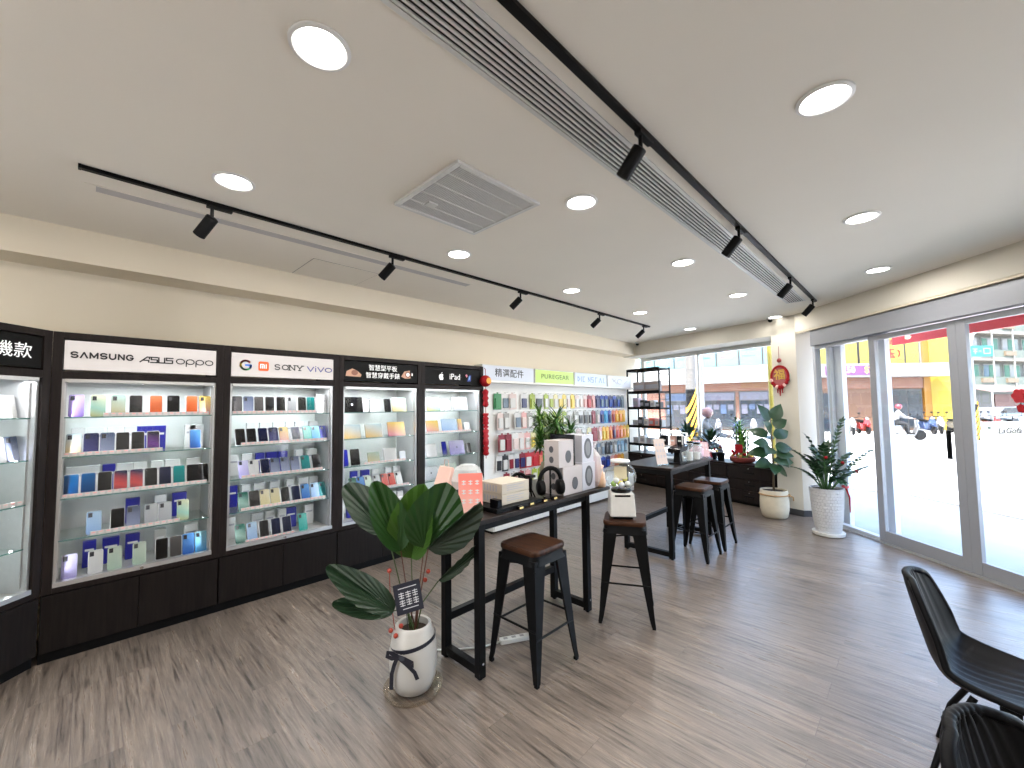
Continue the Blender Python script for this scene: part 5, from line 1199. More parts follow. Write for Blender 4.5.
m = MB(); rg = random.Random(6); m.loft([[(math.cos(a*.52)*r_*(1+.15*rg.random()), math.sin(a*.52)*r_*.5*(1+.15*rg.random()), h) for a in range(12)] for r_, h in ((.07, 0), (.10, .05), (.10, .15), (.09, .26), (.035, .33), (.06, .38))]); m.build('tissue', glass('pink_tissue', (.95, .72, .78), 1.4, .3, .45), e)
MB().tube([(0, 0, 0), (0, 0, .2)], .04, 10).build('contents', mat('pink_contents', (.80, .45, .50), .5), e)
e = empty('peach_organza_bag', (-1.99, 3.11, z), label='small peach organza bag in front of the pink gift', cat='gift bag')
m = MB(); m.loft([[(math.cos(a*.63)*r_, math.sin(a*.63)*r_*.8, h) for a in range(10)] for r_, h in ((.045, 0), (.05, .05), (.04, .11), (.018, .14), (.035, .18))]); m.build('bag', mat('peach_bag2', (.85, .55, .38), .45), e, smooth=True)
MB().ball((0, 0, .138), .02, 8, 6, (1, .8, .5)).build('tie', mat('tie_brown', (.5, .22, .1), .5), e)
# capsule machine on the second stool
gm_ = empty('capsule_machine', (-1.765, 3.055, .761), R(38), label='white capsule toy machine with clear dome standing on a stool', cat='capsule machine')
m = MB(); m.loft([[(-.10, -.10, .02), (.10, -.10, .02), (.10, .10, .02), (-.10, .10, .02)], [(-.09, -.09, .20), (.09, -.09, .20), (.09, .09, .20), (-.09, .09, .20)]]); m.build('body', mat('machine_white', (.60, .58, .55), .4), gm_, bevel=.008)
box('base_plate', M_black, -.075, .075, -.08, .08, 0, .0195, gm_)
m = MB(); m.lathe([(.075, .201), (.08, .21), (.08, .222), (.07, .226)], seg=28); m.build('collar', M_blackg, gm_, smooth=True, autos=40)
m = MB(); m.ball((0, 0, .325), .125, 28, 14, (1, 1, .9)); m.build('dome', glass('dome_clear', (.96, .98, .97), 1.5, haze=.05), gm_, smooth=True)
m = MB(); m.lathe([(.07, .436), (.078, .442), (.075, .456), (.04, .462), (.001, .463)], seg=28); m.build('lid', M_white, gm_, smooth=True, autos=40)
MB().tube([(.095, 0, .12), (.105, 0, .12)], .025, 14).build('crank', M_chrome, gm_)
box('coin_text_strip', M_black, -.06, .06, -.0925, -.091, .175, .19, gm_)
cc = ['capsule_yellow', 'capsule_white', 'capsule_green', 'capsule_pink', 'capsule_clear']; cv = [(.75, .70, .10), (.75, .75, .72), (.35, .55, .12), (.70, .35, .40), (.6, .6, .65)]
pos = [(0, 0), (.055, 0), (-.055, 0), (0, .055), (0, -.055), (.04, .045), (-.04, -.045)]
for k, (x, y) in enumerate(pos): MB().ball((x, y, .262+(.035 if k > 4 else 0)), .024, 10, 6).build('capsule', mat(cc[k % 5], cv[k % 5], .25), gm_, smooth=True)
MB().box(-.05, .05, -.002, .002, .30, .40).build('prize_card', mat('prize_card_cream', (.75, .62, .40), .5), gm_)
# far table items
z = T2+.001
e = empty('black_phone_stand', (-2.05, 4.86, z), label='black angular device stand beside the tall beige sign card', cat='device stand')
m = MB(); m.box(-.07, .07, -.10, .10, 0, .015); m.build('base', M_black, e, bevel=.003)
m = MB(); m.loft([[(-.04, -.04, .015), (.04, -.04, .015), (.04, .04, .015), (-.04, .04, .015)], [(-.03, -.03, .13), (.03, -.03, .13), (.03, .03, .13), (-.03, .03, .13)]]); m.build('column', M_black, e)
m = MB(); m.loft([[(-.07, -.11, .13), (.07, -.11, .13), (.07, .11, .15), (-.07, .11, .15)], [(-.08, -.12, .18), (.08, -.12, .18), (.08, .12, .21), (-.08, .12, .21)]]); m.build('cradle', M_blackg, e, bevel=.004)
rkw = empty('white_counter_shelf', (-2.25, 5.18, z), label='small white two-tier rack with black devices on the far table', cat='counter rack')
m = MB()
for x in (-.16, .16):
    for y in (-.08, .08): MB().box(x-.006, x+.006, y-.006, y+.006, 0, .34).build('post', M_white, rkw)
for zz_ in (.02, .17, .33): box('shelf', M_white, -.166, .166, -.086, .086, zz_, zz_+.008, rkw)
for k, x in enumerate((-.09, .02, .11)):
    e, b = bx3('boxed_device', -2.25+x-.035, -2.25+x+.035, 5.14, 5.20, z+.179, z+.30, [M_black, mat('box_rose', (.6, .35, .3), .5), M_black][k], ['black', 'rose', 'small black'][k]+' boxed device on the upper tier of the white rack', 'box')
    MB().box(-.02, .02, -.0306, -.030, .05, .07).build('printed_label', M_paper, e)
for k, (x, y, h) in enumerate(((-2.03, 5.16, .22), (-2.00, 5.30, .20), (-2.02, 5.40, .17))):
    e = empty('glass_jar', (x, y, z), label=['tall glass jar nearest on the far table edge', 'middle glass jar on the far table edge', 'shortest glass jar on the far table edge'][k], cat='jar', group='glass jars on the far table')
    m = MB(); m.lathe([(.045, 0), (.05, .01), (.05, h-.02), (.042, h)], seg=24); m.build('body', glass('jar_glass', (.94, .96, .96), 1.5, haze=.12), e, smooth=True, autos=40)
    m = MB(); m.lathe([(.044, h), (.046, h+.004), (.046, h+.02), (.02, h+.024)], seg=24); m.build('lid', [M_blackg, M_blackg, M_white][k], e, smooth=True, autos=40)
    MB().tube([(0, 0, .012), (0, 0, h*.5)], .035, 12).build('contents', mat('jar_contents_%d' % k, [(.7, .7, .68), (.72, .66, .62), (.7, .45, .45)][k], .5), e)
e = empty('pink_wrapped_gift', (-2.08, 5.52, z), label='pink cellophane wrapped gift at the end of the far table', cat='gift')
m = MB(); m.loft([[(math.cos(a*.63)*r_, math.sin(a*.63)*r_, h) for a in range(10)] for r_, h in ((.06, 0), (.085, .05), (.075, .12), (.02, .17), (.05, .22))]); m.build('wrap', mat('pink_wrap', (.72, .40, .46), .3), e, smooth=True)
MB().ball((0, 0, .17), .024, 8, 6).build('bow', M_red, e, smooth=True)
# white power strip on the floor
e = empty('power_strip', (-2.13, 2.18, 0), R(62), label='white power strip with cable on the floor under the near table', cat='power strip')
box('body', M_white, -.11, .11, -.025, .025, 0, .03, e, bevel=.004)
m = MB()
for k in range(3): m.box(-.085+k*.06, -.055+k*.06, -.012, .012, .0301, .0315)
m.build('sockets', mat('socket_grey', (.3, .3, .3), .5), e)
MB().tube([(-.11, 0, .012), (-.25, -.01, .006), (-.42, .02, .006), (-.55, .06, .006)], .006, 6).build('cable', M_white, e, smooth=True)
# festive ornament on the pillar
orn = empty('festive_knot_ornament', W(-.235, -.02, 2.08), -math.atan(.27), label='red and gold festive hanging ornament on the corner pillar', cat='ornament')
MB().tube([(0, 0, .24), (0, 0, .47)], .004, 6).build('cord', mat('cord_dark_red', (.20, .02, .02), .5), orn)
MB().ball((0, 0, .25), .035, 10, 6, (1, .4, 1)).build('bead', mat('bead_maroon', (.25, .03, .03), .4), orn, smooth=True)
m = MB(); o_ = arc(0, 0, .135, .175, 0, 360, 36); i_ = arc(0, 0, .105, .14, 0, 360, 36)
m.loft([[(x, -.012, z_) for x, z_ in o_[:-1]], [(x, .008, z_) for x, z_ in o_[:-1]]], False); m.loft([[(x, -.012, z_) for x, z_ in o_[:-1]], [(x, -.012, z_) for x, z_ in i_[:-1]]], False); m.loft([[(x, .008, z_) for x, z_ in i_[:-1]], [(x, .008, z_) for x, z_ in o_[:-1]]], False)
m.build('red_ring', M_red, orn)
m = MB(); m.lathe([(.106, -.004), (.106, .004)], seg=32, M=Matrix.Rotation(R(90), 4, 'X') @ Matrix.Diagonal((1, 1.33, 1, 1))); m.build('woven_disc', mat('disc_dull_red', (.38, .10, .10), .6), orn)
text('福', .17, 'lettering', M_gold, orn, Matrix.Translation((0, -.006, .02)) @ UP, bold=.003, ex=.003)
for k in range(9):
    a = R(200+k*17.5); m = MB(); m.ball((.125*math.cos(a), -.02, .165*math.sin(a)), .030, 8, 6, (1, .5, 1)); m.build('flower', M_red if k % 3 else mat('flower_pale', (.8, .5, .45), .5), orn, smooth=True)
for x in (-.03, 0, .03): MB().tube([(x, -.01, -.17), (x*1.2, -.01, -.30+abs(x)*1.5)], [.012, .006], 6).build('tassel', M_red, orn)
# ---------------------------------------------------------------- street
GZ = -.16
mat_full = mat
def X3(D, lat, z=0.): return Rt*lat + Fd*D + Vector((0, 0, z))
def frame(D, lat, z=GZ, rot=0.):   # local x to the right as seen from the shop, y away from the shop
    return Matrix.Translation(X3(D, lat, z)) @ Matrix(((Rt.x, Fd.x, 0, 0), (Rt.y, Fd.y, 0, 0), (0, 0, 1, 0), (0, 0, 0, 1))) @ Matrix.Rotation(R(rot), 4, 'Z')
def fobj(name, M, **k):
    e = bpy.data.objects.new(name, None); C.objects.link(e); e.matrix_world = M; e.empty_display_size = .1
    if k: tag(e, k['label'], k['cat'], k.get('group'))
    return e
M_road = mat('asphalt_pale', (.46, .45, .44), .9, var=.12, scale=1.5)
M_walk = mat('pavement_tiles', (.24, .26, .24), .8, var=.12, scale=4)
struct(MB().prism([(-60, -20), (60, -20), (60, 110), (-60, 110)], GZ-.1, GZ).build('ground_road', M_road))
sw_ = struct(MB().prism([(-16, 12.9), (-4.7, 10.6), (-.2, 10.5), (8.0, 2.5), (3.5, 2.6), (-1.05, 7.53), (-1.2, 8.1), (-4.75, 9.1), (-5.0, 8.9), (-16, 9)], GZ+.001, -.03).build('ground_pavement', M_walk))
struct(MB().prism([(-.2, 10.5), (8.0, 2.5), (8.1, 2.62), (-.15, 10.68), (-4.7, 10.78), (-4.7, 10.61)], GZ+.001, -.012).build('ground_kerb', mat('kerb_stone', (.36, .33, .30), .85, var=.3, scale=6)))
m = MB(); rg = random.Random(1)
for k in range(60):
    t = rg.random(); x = 1.5*t-.1+t*2; m.ball((x-.25+rg.uniform(-.2, .2), 10.65-x+rg.uniform(-.1, .2), GZ+.01), rg.uniform(.02, .06), 6, 4, (1.6, 1, .4))
lf = m.build('gutter_leaf_litter', mat('leaf_litter', (.25, .17, .07), .9, var=.5, scale=20)); lf['kind'] = 'stuff'; lf['label'] = 'dry leaves along the kerb'
M_line = mat('road_paint', (.75, .75, .75), .8)
for k, (a, b) in enumerate((((1, 14), (9, 6)), ((-6, 20), (12, 14)))):
    a = Vector((*a, 0)); b = Vector((*b, 0)); d = (b-a).normalized(); q = Vector((-d.y, d.x, 0))*.06
    struct(MB().prism([tuple(p[:2]) for p in (a-q, b-q, b+q, a+q)], GZ+.001, GZ+.006).build('ground_lane_line', M_line))
def mat(name, col, *a, **k): return mat_full(name, tuple((c**1.25)*.21 for c in col), *a, **k)      # darkens outdoor colours to offset the strong daylight
# --- building with yellow banners, straight ahead through the doors
M_wood_f = mat('shopfront_tan', (.50, .27, .15), .7, var=.12, scale=2)
M_brickf = brick_mat('brick_brown', (.13, .045, .025), (.16, .07, .04), (.12, .10, .09), .4, .12)
M_yel = mat('banner_yellow', (.90, .74, .10), .55, var=.04, scale=1)
M_dg = mat('shop_window_dark', (.10, .13, .17), .15, var=.5, scale=1.2)
M_fr = mat('dark_mullion', (.12, .10, .09), .5)
M_cream = mat('facade_cream', (.62, .58, .50), .8, var=.06, scale=1)
M_whf = mat('facade_white', (.82, .82, .80), .7, var=.03, scale=1)
yb = fobj('shop_building', frame(27, 18.5), label='brown shopfront building with yellow window banners across the street', cat='building')
L = 8.35
box('wall', M_wood_f, 0, L, .15, 9, 0, 3.5, yb)
box('upper_wall', M_cream, 0, L, .05, 9, 3.5, 8.6, yb)
box('canopy', M_whf, -.2, 9.15, -.9, 0, 3.50, 4.32, yb)
b_ = box('led_sign', mat('led_sign_purple', (.36, .10, .36),   .4, emis=.6, var=.3, scale=2), 1.2, 5.35, -.94, -.905, 3.60, 4.20, yb)
T_ = lambda x, z, y: Matrix.Translation((x, y, z)) @ UP
text('$350', .55, 'lettering', mat('led_white', (.95, .85, .9), .5, emis=8), b_, T_(3.35-.85, 3.92, -.945), bold=.006)
text('$20', .55, 'lettering', mat('led_amber', (.95, .60, .12), .5, emis=8), b_, T_(4.05, 3.92, -.945), bold=.006)
text('0', .55, 'lettering', mat('led_amber', (.95, .60, .12), .5, emis=8), b_, T_(5.15, 3.92, -.945), bold=.006)
def glyph(x, z, s, seed):
    rg = random.Random(seed); P = []
    for k in range(3): zz_ = z+s*(-.4+.4*k); P.append([(x-s*rg.uniform(.3, .45), zz_), (x+s*rg.uniform(.3, .45), zz_)])
    P.append([(x, z-s*.45), (x, z+s*.45)]); a = rg.choice((-1, 1)); P.append([(x-a*s*.1, z), (x-a*s*.42, z-s*.45)]); P.append([(x+s*.1, z), (x+s*.40, z-s*.42)])
    return P
wx = [(.1, 1.3), (1.45, 2.55), (2.75, 4.0), (4.15, 5.0), (5.05, 5.95), (6.05, 7.05), (7.15, 8.0)]
for k, (a, b) in enumerate(wx):
    w_ = box('window', M_fr, a-.05, b+.05, -.02, .05, 4.36, 7.0, yb); box('banner', M_yel, a+.02, b-.02, -.04, -.0205, 4.42, 6.9, w_)
    P = []
    if k in (2, 6): P += [[(a+.75, 6.6), (a+.75, 5.2)], [(a+.45, 4.9), (a+.42, 4.75)], [(a+.62, 4.9), (a+.59, 4.75)]]
    if k == 1: P += [[(a+.1, 4.85), (a+.08, 4.7)], [(a+.3, 4.85), (a+.27, 4.7)], [(a+.6, 6.6), (a+.6, 5.4)]]
    if k in (3, 4, 5): P += [[(a+.05, 4.62), (b-.05, 4.62)]]
    if P: strokes('drawn_line', M_fr, w_, T_(0, 0, -.042), P, .05)
P = [];
for x, z, s in ((5.3, 5.9, .75), (6.35, 5.9, .55), (5.35, 5.05, .62), (6.15, 5.05, .62)): P += glyph(x, z, s, int(x*9))
P += [arc(5.6, 5.05, .75, .42, 150, 210), arc(5.95, 5.05, .80, .42, -30, 30)]
strokes('red_lettering', mat('banner_red', (.80, .06, .02), .5), yb, T_(0, 0, -.046), P, .10)
box('lintel', M_brickf, 0, L, .05, .149, 2.78, 3.5, yb)
sf = box('shop_window', M_fr, 5.2, 8.1, .04, .149, .2, 2.72, yb)
for k in range(3): box('pane', M_dg, 5.28+.95*k, 6.14+.95*k, .03, .0395, .3, 2.62, sf)
dr = box('doorway', M_dg, 1.6, 2.4, .06, .149, 0, 2.5, yb)
box('side_pier', M_brickf, 2.6, 2.9, .0, .149, 0, 2.78, yb)
# yellow and orange corner column
yc = fobj('corner_column', frame(27, 26.75), label='bright yellow and orange corner column beside the yellow-bannered building', cat='column')
MB().prism([(0, 0), (.95, .5), (.95, 1.6), (0, 1.6)], 0, 9).build('orange_face', mat('column_orange', (.92, .46, .04), .6), yc)
MB().prism([(.951, .499), (1.75, -.1), (1.75, 1.6), (.951, 1.6)], 0, 9).build('yellow_face', mat('column_yellow', (.95, .76, .02), .6), yc)
m = MB()
for k in range(15): m.box(1.76, 1.95, .2, .3, .4+k*.55, .62+k*.55)
m.build('stacked_lettering', M_whf, yc); box('side_strip', M_fr, 1.76, 2.15, .31, 1.6, 0, 9, yc)
# --- turquoise-bannered building seen through the rear window
tb = fobj('corner_shop_building', frame(34, 7.0, rot=-30), label='white-banded building with turquoise banners seen through the rear window', cat='building')
MB().prism([(0, .15), (13.2, .15), (8.4, 8), (0, 8)], 0, 3.5).build('wall', M_brickf, tb); MB().prism([(0, .05), (13.2, .05), (8.4, 8), (0, 8)], 3.501, 8.6).build('upper_wall', M_whf, tb); box('white_band', M_whf, -4, 13.2, -1.0, 0, 3.35, 4.45, tb)
box('left_wing', M_cream, -9, -.01, .15, 8, 0, 8.6, tb)
tq = mat('banner_turquoise', (.34, .74, .86), .55, var=.15, scale=1.5)
tq2 = mat('banner_pale_green', (.28, .66, .46), .55, var=.25, scale=1.2)
for k in range(13):
    a = -5.4+k*1.42
    w_ = box('window', M_fr, a, a+1.40, -.02, .04, 4.5, 6.9, tb); box('banner', tq if k > 5 else tq2, a+.05, a+1.35, -.04, -.0205, 4.56, 6.84, w_)
    P = []; x = a+.7; rg = random.Random(k)
    if k > 5 or k == 3:
        for q in range(3): P.append([(x-.45, 5.2+q*.42), (x+.45*rg.uniform(.2, 1), 5.2+q*.42)])
        P.append(arc(x, 5.9, .28, .2, 0, 300))
    else: P += [arc(x, 5.6, .4, .35, 0, 330), [(x-.3, 5.0), (x+.4, 5.1)]]
    strokes('printed_marks', mat(('mark_teal', 'mark_rose', 'mark_slate')[k % 3], ((.06, .35, .45), (.75, .25, .30), (.25, .28, .35))[k % 3], .5), w_, T_(0, 0, -.043), P, .11)
for k, (a, b) in enumerate(((5.2, 7.6), (7.9, 9.9), (10.1, 11.9))):
    s_ = box('shop_window', M_fr, a, b, .04, .149, .1, 2.75, tb); box('pane', M_dg, a+.08, b-.08, .03, .0395, .3, 2.1, s_)
    box('transom_poster', mat(('poster_blue', 'poster_green', 'poster_violet')[k], ((.12, .22, .42), (.12, .40, .28), (.35, .22, .40))[k], .4, var=.3, scale=3), a+.08, b-.08, .02, .0395, 2.16, 2.68, s_)
    for q in range(4): box('poster', mat(('poster_blue', 'poster_green', 'poster_violet')[(k+q) % 3], (.3, .3, .4)), a+.15+q*.45, a+.5+q*.45, .02, .0295, 1.2+.3*(q % 2), 1.85, s_)
box('door', M_fr, -3.2, -2.2, .08, .149, 0, 2.7, tb)
box('grey_pier', mat('pier_mauve', (.42, .36, .42), .7), -.6, .55, -.6, .1, 0, 3.34, tb)
# --- utility pole with hazard stripes outside the rear window
def stripes(m1, m2, r0, z0, z1, n, par, tw=1.):
    m = MB(); seg = 20
    h = (z1-z0)/n
    for k in range(n):
        rings = []
        for a in range(seg+1):
            t = 2*math.pi*a/seg; dz = h*.5*tw*math.cos(t)*2.4
            rings.append([(r0*math.cos(t), r0*math.sin(t), z0+k*h+dz), (r0*math.cos(t), r0*math.sin(t), z0+k*h+h*.5+dz)])
        m.loft(rings, False, None, False)
    m.build('hazard_stripes', m2, par)
pole = fobj('utility_pole', frame(14, 6.02), label='concrete utility pole with black and yellow stripes outside the rear window', cat='utility pole')
MB().lathe([(.17, 0), (.15, 8)], seg=20).build('shaft', mat('pole_concrete', (.50, .48, .46), .85), pole, smooth=True, autos=40)
MB().lathe([(.173, .75), (.171, 2.35)], seg=20, cap=False).build('black_band', M_black, pole)
stripes(None, M_orange_w, .177, .95, 2.3, 4, pole)
wp = fobj('white_street_post', frame(15, 6.75), label='wide white post standing right of the striped utility pole', cat='post')
MB().lathe([(.16, 0), (.16, 7.5)], seg=20).build('shaft', M_whf, wp, smooth=True, autos=40); MB().lathe([(.20, 0), (.20, .12), (.17, .14)], seg=20).build('base', M_alu, wp)
yp = fobj('yellow_downpipe', frame(9.6, 5.98), label='tall yellow pole rising just outside the rear window near the pillar', cat='pole')
MB().lathe([(.055, 0), (.055, 6)], seg=16).build('shaft', mat('pole_yellow', (.90, .74, .10), .5), yp, smooth=True, autos=40); MB().lathe([(.09, 0), (.09, .03)], seg=16).build('base', M_alu, yp)
# --- traffic sign pole
tp = fobj('street_light_pole', frame(20, 22.15), label='white curved street pole with teal street sign outside the doors', cat='street pole')
MB().tube([(0, 0, 0), (0, 0, 4.6), (.15, 0, 5.1), (.7, 0, 5.5), (2.2, 0, 5.62), (5, 0, 5.62)], .085, 12).build('pole', M_whf, tp, smooth=True)
MB().lathe([(.13, 0), (.13, 1.7)], seg=18, cap=False).build('black_band', M_black, tp); 
m_ = MB(); stripes(None, M_orange_w, .137, .2, 1.65, 5, tp)
sg_ = box('street_sign', mat('sign_teal', (.02, .50, .48), .4), -.75, .95, -.14, -.10, 4.0, 4.52, tp)
strokes('lettering', M_whf, sg_, T_(0, 4.26, -.142), [[(-.6, .0), (-.42, .0)], [(-.5, .12), (-.5, -.12)], [(-.35, .1), (-.15, .1), (-.25, -.12)], [(-.32, -.02), (-.12, -.02)], [(-.02, .1), (.2, .1)], [(.08, .1), (.08, -.14)], [(0, -.02), (.18, -.02)], [(.28, 0), (.38, 0)], [(.5, .12), (.5, -.12), (.8, -.12), (.8, .12), (.5, .12)]], .04)
# --- apartment block farther down the street
ab = fobj('apartment_building', frame(40, 42.0, rot=14), label='weathered grey apartment block with balconies and green shutters, far right', cat='building')
M_apt = mat('apartment_grey', (.42, .43, .40), .85, var=.2, scale=.8)
box('wall', M_apt, 0, 16, 1.0, 10, 0, 12, ab); box('roof', M_apt, -.2, 16.2, .6, 10.2, 12, 12.4, ab)
M_gs = mat('shutter_green', (.03, .40, .25), .5, var=.2, scale=3); M_bl = mat('curtain_blue', (.25, .40, .55), .6)
for r_ in range(3):
    z = 3.2+2.75*r_
    box('balcony_slab', mat('slab_cream', (.60, .56, .48), .8), -.1, 16.1, .0, .999, z, z+.35, ab)
    box('balcony_front', mat('balcony_olive', (.36, .42, .36), .8, var=.3, scale=1), 0, 16, .05, .15, z+.351, z+1.15, ab)
    for k in range(5):
        a = .5+k*3.1; w_ = box('window', M_whf, a, a+2.5, .93, .999, z+.9, z+2.5, ab)
        for q in range(3): box('pane', [M_gs, M_dg, M_bl, M_gs, M_whf][(k+q+r_) % 5], a+.08+q*.8, a+.80+q*.8, .90, .9295, z+.98, z+2.42, w_)
        box('downpipe', M_whf, a+2.75, a+2.85, -.1, -.01, z, z+2.7, ab)
    for k in range(4): box('planter', mat('planter_tan', (.50, .40, .28), .8), 1.0+k*3.6, 2.6+k*3.6, -.12, .049, z+.55, z+1.0, ab)
for k in range(4): box('ground_shop', [M_dg, M_fr, mat('shop_rust', (.35, .16, .12), .7), M_dg][k], .3+k*3.9, 3.9+k*3.9, .9, .999, 0, 2.6, ab)
aw2 = fobj('shop_awning', frame(36.6, 42.2), label='pale pink awning over the pavement before the apartment block', cat='awning')
MB().loft([[(0, 0, 2.7), (3.4, 0, 2.75), (3.4, 0, 2.85), (0, 0, 2.8)], [(0, 2.6, 3.3), (3.4, 2.6, 3.3), (3.4, 2.6, 3.4), (0, 2.6, 3.4)]]).build('canvas', mat('awning_pink', (.80, .58, .55), .7), aw2)
for x in (.1, 3.2): MB().tube([(x, .1, 0), (x, .1, 2.72)], .05, 8).build('pole', M_alu, aw2)
# --- cars
def car(D, lat, rot, col, cn_, label):
    e = fobj('parked_car', frame(D, lat, rot=rot), label=label, cat='car', group='cars parked down the street')
    prof = [(-2.1, .35), (-2.12, .75), (-1.95, .92), (-1.35, 1.0), (-.75, 1.42), (.75, 1.45), (1.5, 1.05), (1.95, .98), (2.15, .80), (2.15, .35)]
    m = MB(); r_ = []
    for y, s_ in ((-.84, .97), (-.78, 1), (.78, 1), (.84, .97)): r_.append([(x*s_, y if z < 1.0 else y*.86, z) for x, z in prof])
    m.loft([[p for p in q] for q in r_]); b = m.build('body', mat('car_'+cn_, col, .25, .3), e, bevel=.03)
    for y in (-.77, .77): MB().prism([(-1.15, 1.0), (-.68, 1.36), (.70, 1.38), (1.28, 1.04)], -.012, .012, Matrix.Translation((0, y*.98, 0)) @ UP).build('side_window', M_dg, e)
    for x in (-1.35, 1.35):
        for y in (-.80, .80):
            w_ = MB().lathe([(.20, -.09), (.32, -.09), (.32, .09), (.20, .09)], seg=18, M=Matrix.Translation((x, y, .32)) @ Matrix.Rotation(R(90), 4, 'X')).build('wheel', M_black, e)
            MB().lathe([(.195, -.095), (.195, .095)], seg=14, M=Matrix.Translation((x, y, .32)) @ Matrix.Rotation(R(90), 4, 'X')).build('hubcap', M_alu, w_)
    for y in (-.55, .55): MB().box(-2.14, -2.10, y-.15, y+.15, .62, .76).build('headlight', M_whf, e)
car(31, 36.2, 10, (.55, .57, .60), 'silver', 'silver car parked near the striped street pole'); car(36, 45.0, 0, (.78, .78, .78), 'white', 'white car parked under the pink awning'); car(34.5, 47.8, 20, (.12, .16, .24), 'navy', 'dark blue car at the right edge of the street')
# --- scooters
def scooter(D, lat, rot, ckey, col, label):
    e = fobj('scooter', frame(D, lat, rot=rot), label=label, cat='scooter', group='scooters parked along the far kerb')
    bm_ = mat('scooter_'+ckey, col, .25)
    for x in (-.62, .62):
        w_ = MB().lathe([(.12, -.05), (.24, -.05), (.255, 0), (.24, .05), (.12, .05)], seg=16, M=Matrix.Translation((x, 0, .255)) @ Matrix.Rotation(R(90), 4, 'X')).build('wheel', M_black, e, smooth=True)
        MB().lathe([(.115, -.04), (.115, .04)], seg=12, M=Matrix.Translation((x, 0, .255)) @ Matrix.Rotation(R(90), 4, 'X')).build('rim', M_alu, w_)
    sec = lambda x, z, w_, h: [(x, -w_, z), (x, w_, z), (x, w_*.7, z+h), (x, -w_*.7, z+h)]
    MB().loft([sec(.88, .50, .05, .16), sec(.55, .36, .15, .42), sec(.15, .30, .17, .44), sec(-.05, .25, .15, .08)][::-1]).build('rear_body', bm_, e, bevel=.02)
    MB().loft([[(-.05, -.15, .20), (-.05, .15, .20), (-.05, .15, .30), (-.05, -.15, .30)], [(-.38, -.15, .20), (-.38, .15, .20), (-.38, .15, .30), (-.38, -.15, .30)]]).build('footboard', bm_, e)
    MB().loft([[(-.36, -.17, .28), (-.36, .17, .28), (-.42, .17, .28), (-.44, -.17, .28)], [(-.50, -.20, .62), (-.50, .20, .62), (-.58, .14, .62), (-.58, -.14, .62)], [(-.46, -.10, .98), (-.46, .10, .98), (-.54, .08, .96), (-.54, -.08, .96)]]).build('leg_shield', bm_, e, bevel=.02)
    MB().loft([[(-.90, -.06, .44), (-.90, .06, .44), (-.90, .04, .50), (-.90, -.04, .50)], [(-.55, -.10, .50), (-.55, .10, .50), (-.55, .08, .58), (-.55, -.08, .58)]]).build('front_mudguard', bm_, e, bevel=.015)
    MB().loft([sec(.80, .80, .12, .06), sec(.40, .74, .16, .10), sec(.02, .72, .13, .08)][::-1]).build('seat', M_black, e, bevel=.02)
    MB().tube([(-.40, -.33, 1.04), (-.48, -.12, 1.0), (-.48, .12, 1.0), (-.40, .33, 1.04)], .018, 6).build('handlebar', M_black, e)
    MB().tube([(-.62, 0, .26), (-.52, 0, .66), (-.48, 0, 1.0)], .03, 6).build('fork', M_alu, e)
    MB().ball((-.56, 0, .92), .09, 10, 6, (.6, 1.1, .8)).build('headlight', M_whf, e, smooth=True)
    for y in (-.28, .28):
        MB().tube([(-.42, y, 1.02), (-.44, y*1.1, 1.22)], .008, 5).build('mirror_stem', M_black, e); MB().ball((-.44, y*1.15, 1.25), .06, 8, 5, (.3, 1.2, .8)).build('mirror', M_black, e, smooth=True)
    return e
sc_ = [('white', (.75, .75, .76)), ('red', (.60, .05, .05)), ('black', (.04, .04, .05)), ('silver', (.50, .52, .55)), ('blue', (.10, .18, .40)), ('white', (.75, .75, .76)), ('beige', (.62, .56, .45))]
slots = [(24.6, 19.9, 60), (24.8, 20.8, 70), (24.5, 21.7, 75), (24.7, 22.5, 62), (24.4, 24.2, 70), (24.6, 25.0, 58), (24.3, 25.9, 75), (24.5, 26.8, 64), (24.2, 27.7, 70), (24.0, 28.6, 60),
         (25.5, 12.6, 60), (25.2, 13.5, 70), (25.0, 14.4, 62), (24.9, 15.3, 74), (24.8, 16.2, 66)]
pw = ['through the sidelight', 'through the handled door', 'through the rear window']
for k, (D, la, ro) in enumerate(slots):
    n_, c_ = sc_[k % 7]; where = pw[0] if k < 4 else pw[1] if k < 10 else pw[2]; idx = k if k < 4 else k-4 if k < 10 else k-10
    scooter(D, la, ro, n_, c_, '%s scooter at the far kerb seen %s, %s from left' % (n_, where, ORD[idx]))
# low planter wall with white banner at the far kerb
lw = fobj('low_planter_wall', frame(23.3, 27.4), label='low grey-green roadside planter wall near the yellow column', cat='wall')
box('body', mat('planter_wall', (.40, .41, .36), .85, var=.2, scale=3), 0, 3.2, 0, .5, 0, .62, lw); box('cap', M_apt, -.04, 3.24, -.04, .54, .621, .68, lw)
bn = fobj('roadside_banner', frame(17.2, 19.3), label='long white roadside banner with dark script outside the right door', cat='banner')
box('panel', M_whf, .0, 3.4, 0, .04, .25, 1.0, bn)
for x in (.05, 1.7, 3.3): MB().tube([(x, .06, 0), (x, .06, 1.02)], .02, 8).build('post', M_alu, bn)
text('LaGofa', .34, 'lettering', M_black, bn, T_(1.12, .62, -.004), shear=.3, bold=.006)
strokes('script_line', mat('print_rose', (.7, .35, .40), .5), bn, T_(0, 0, -.003), [[(.7, .38), (1.6, .38)]], .03); strokes('flourish', M_fr, bn, T_(0, 0, -.003), [arc(1.1, .72, .55, .14, 30, 160), [(1.55, .82), (1.75, .92)]], .02)
box('dark_mark', mat('print_dark_green', (.06, .12, .08), .5), .22, .36, -.004, -.0005, .70, .80, bn); box('pink_patch', mat('print_pink', (.75, .25, .35), .5), 2.15, 3.1, -.004, -.0005, .42, .75, bn)
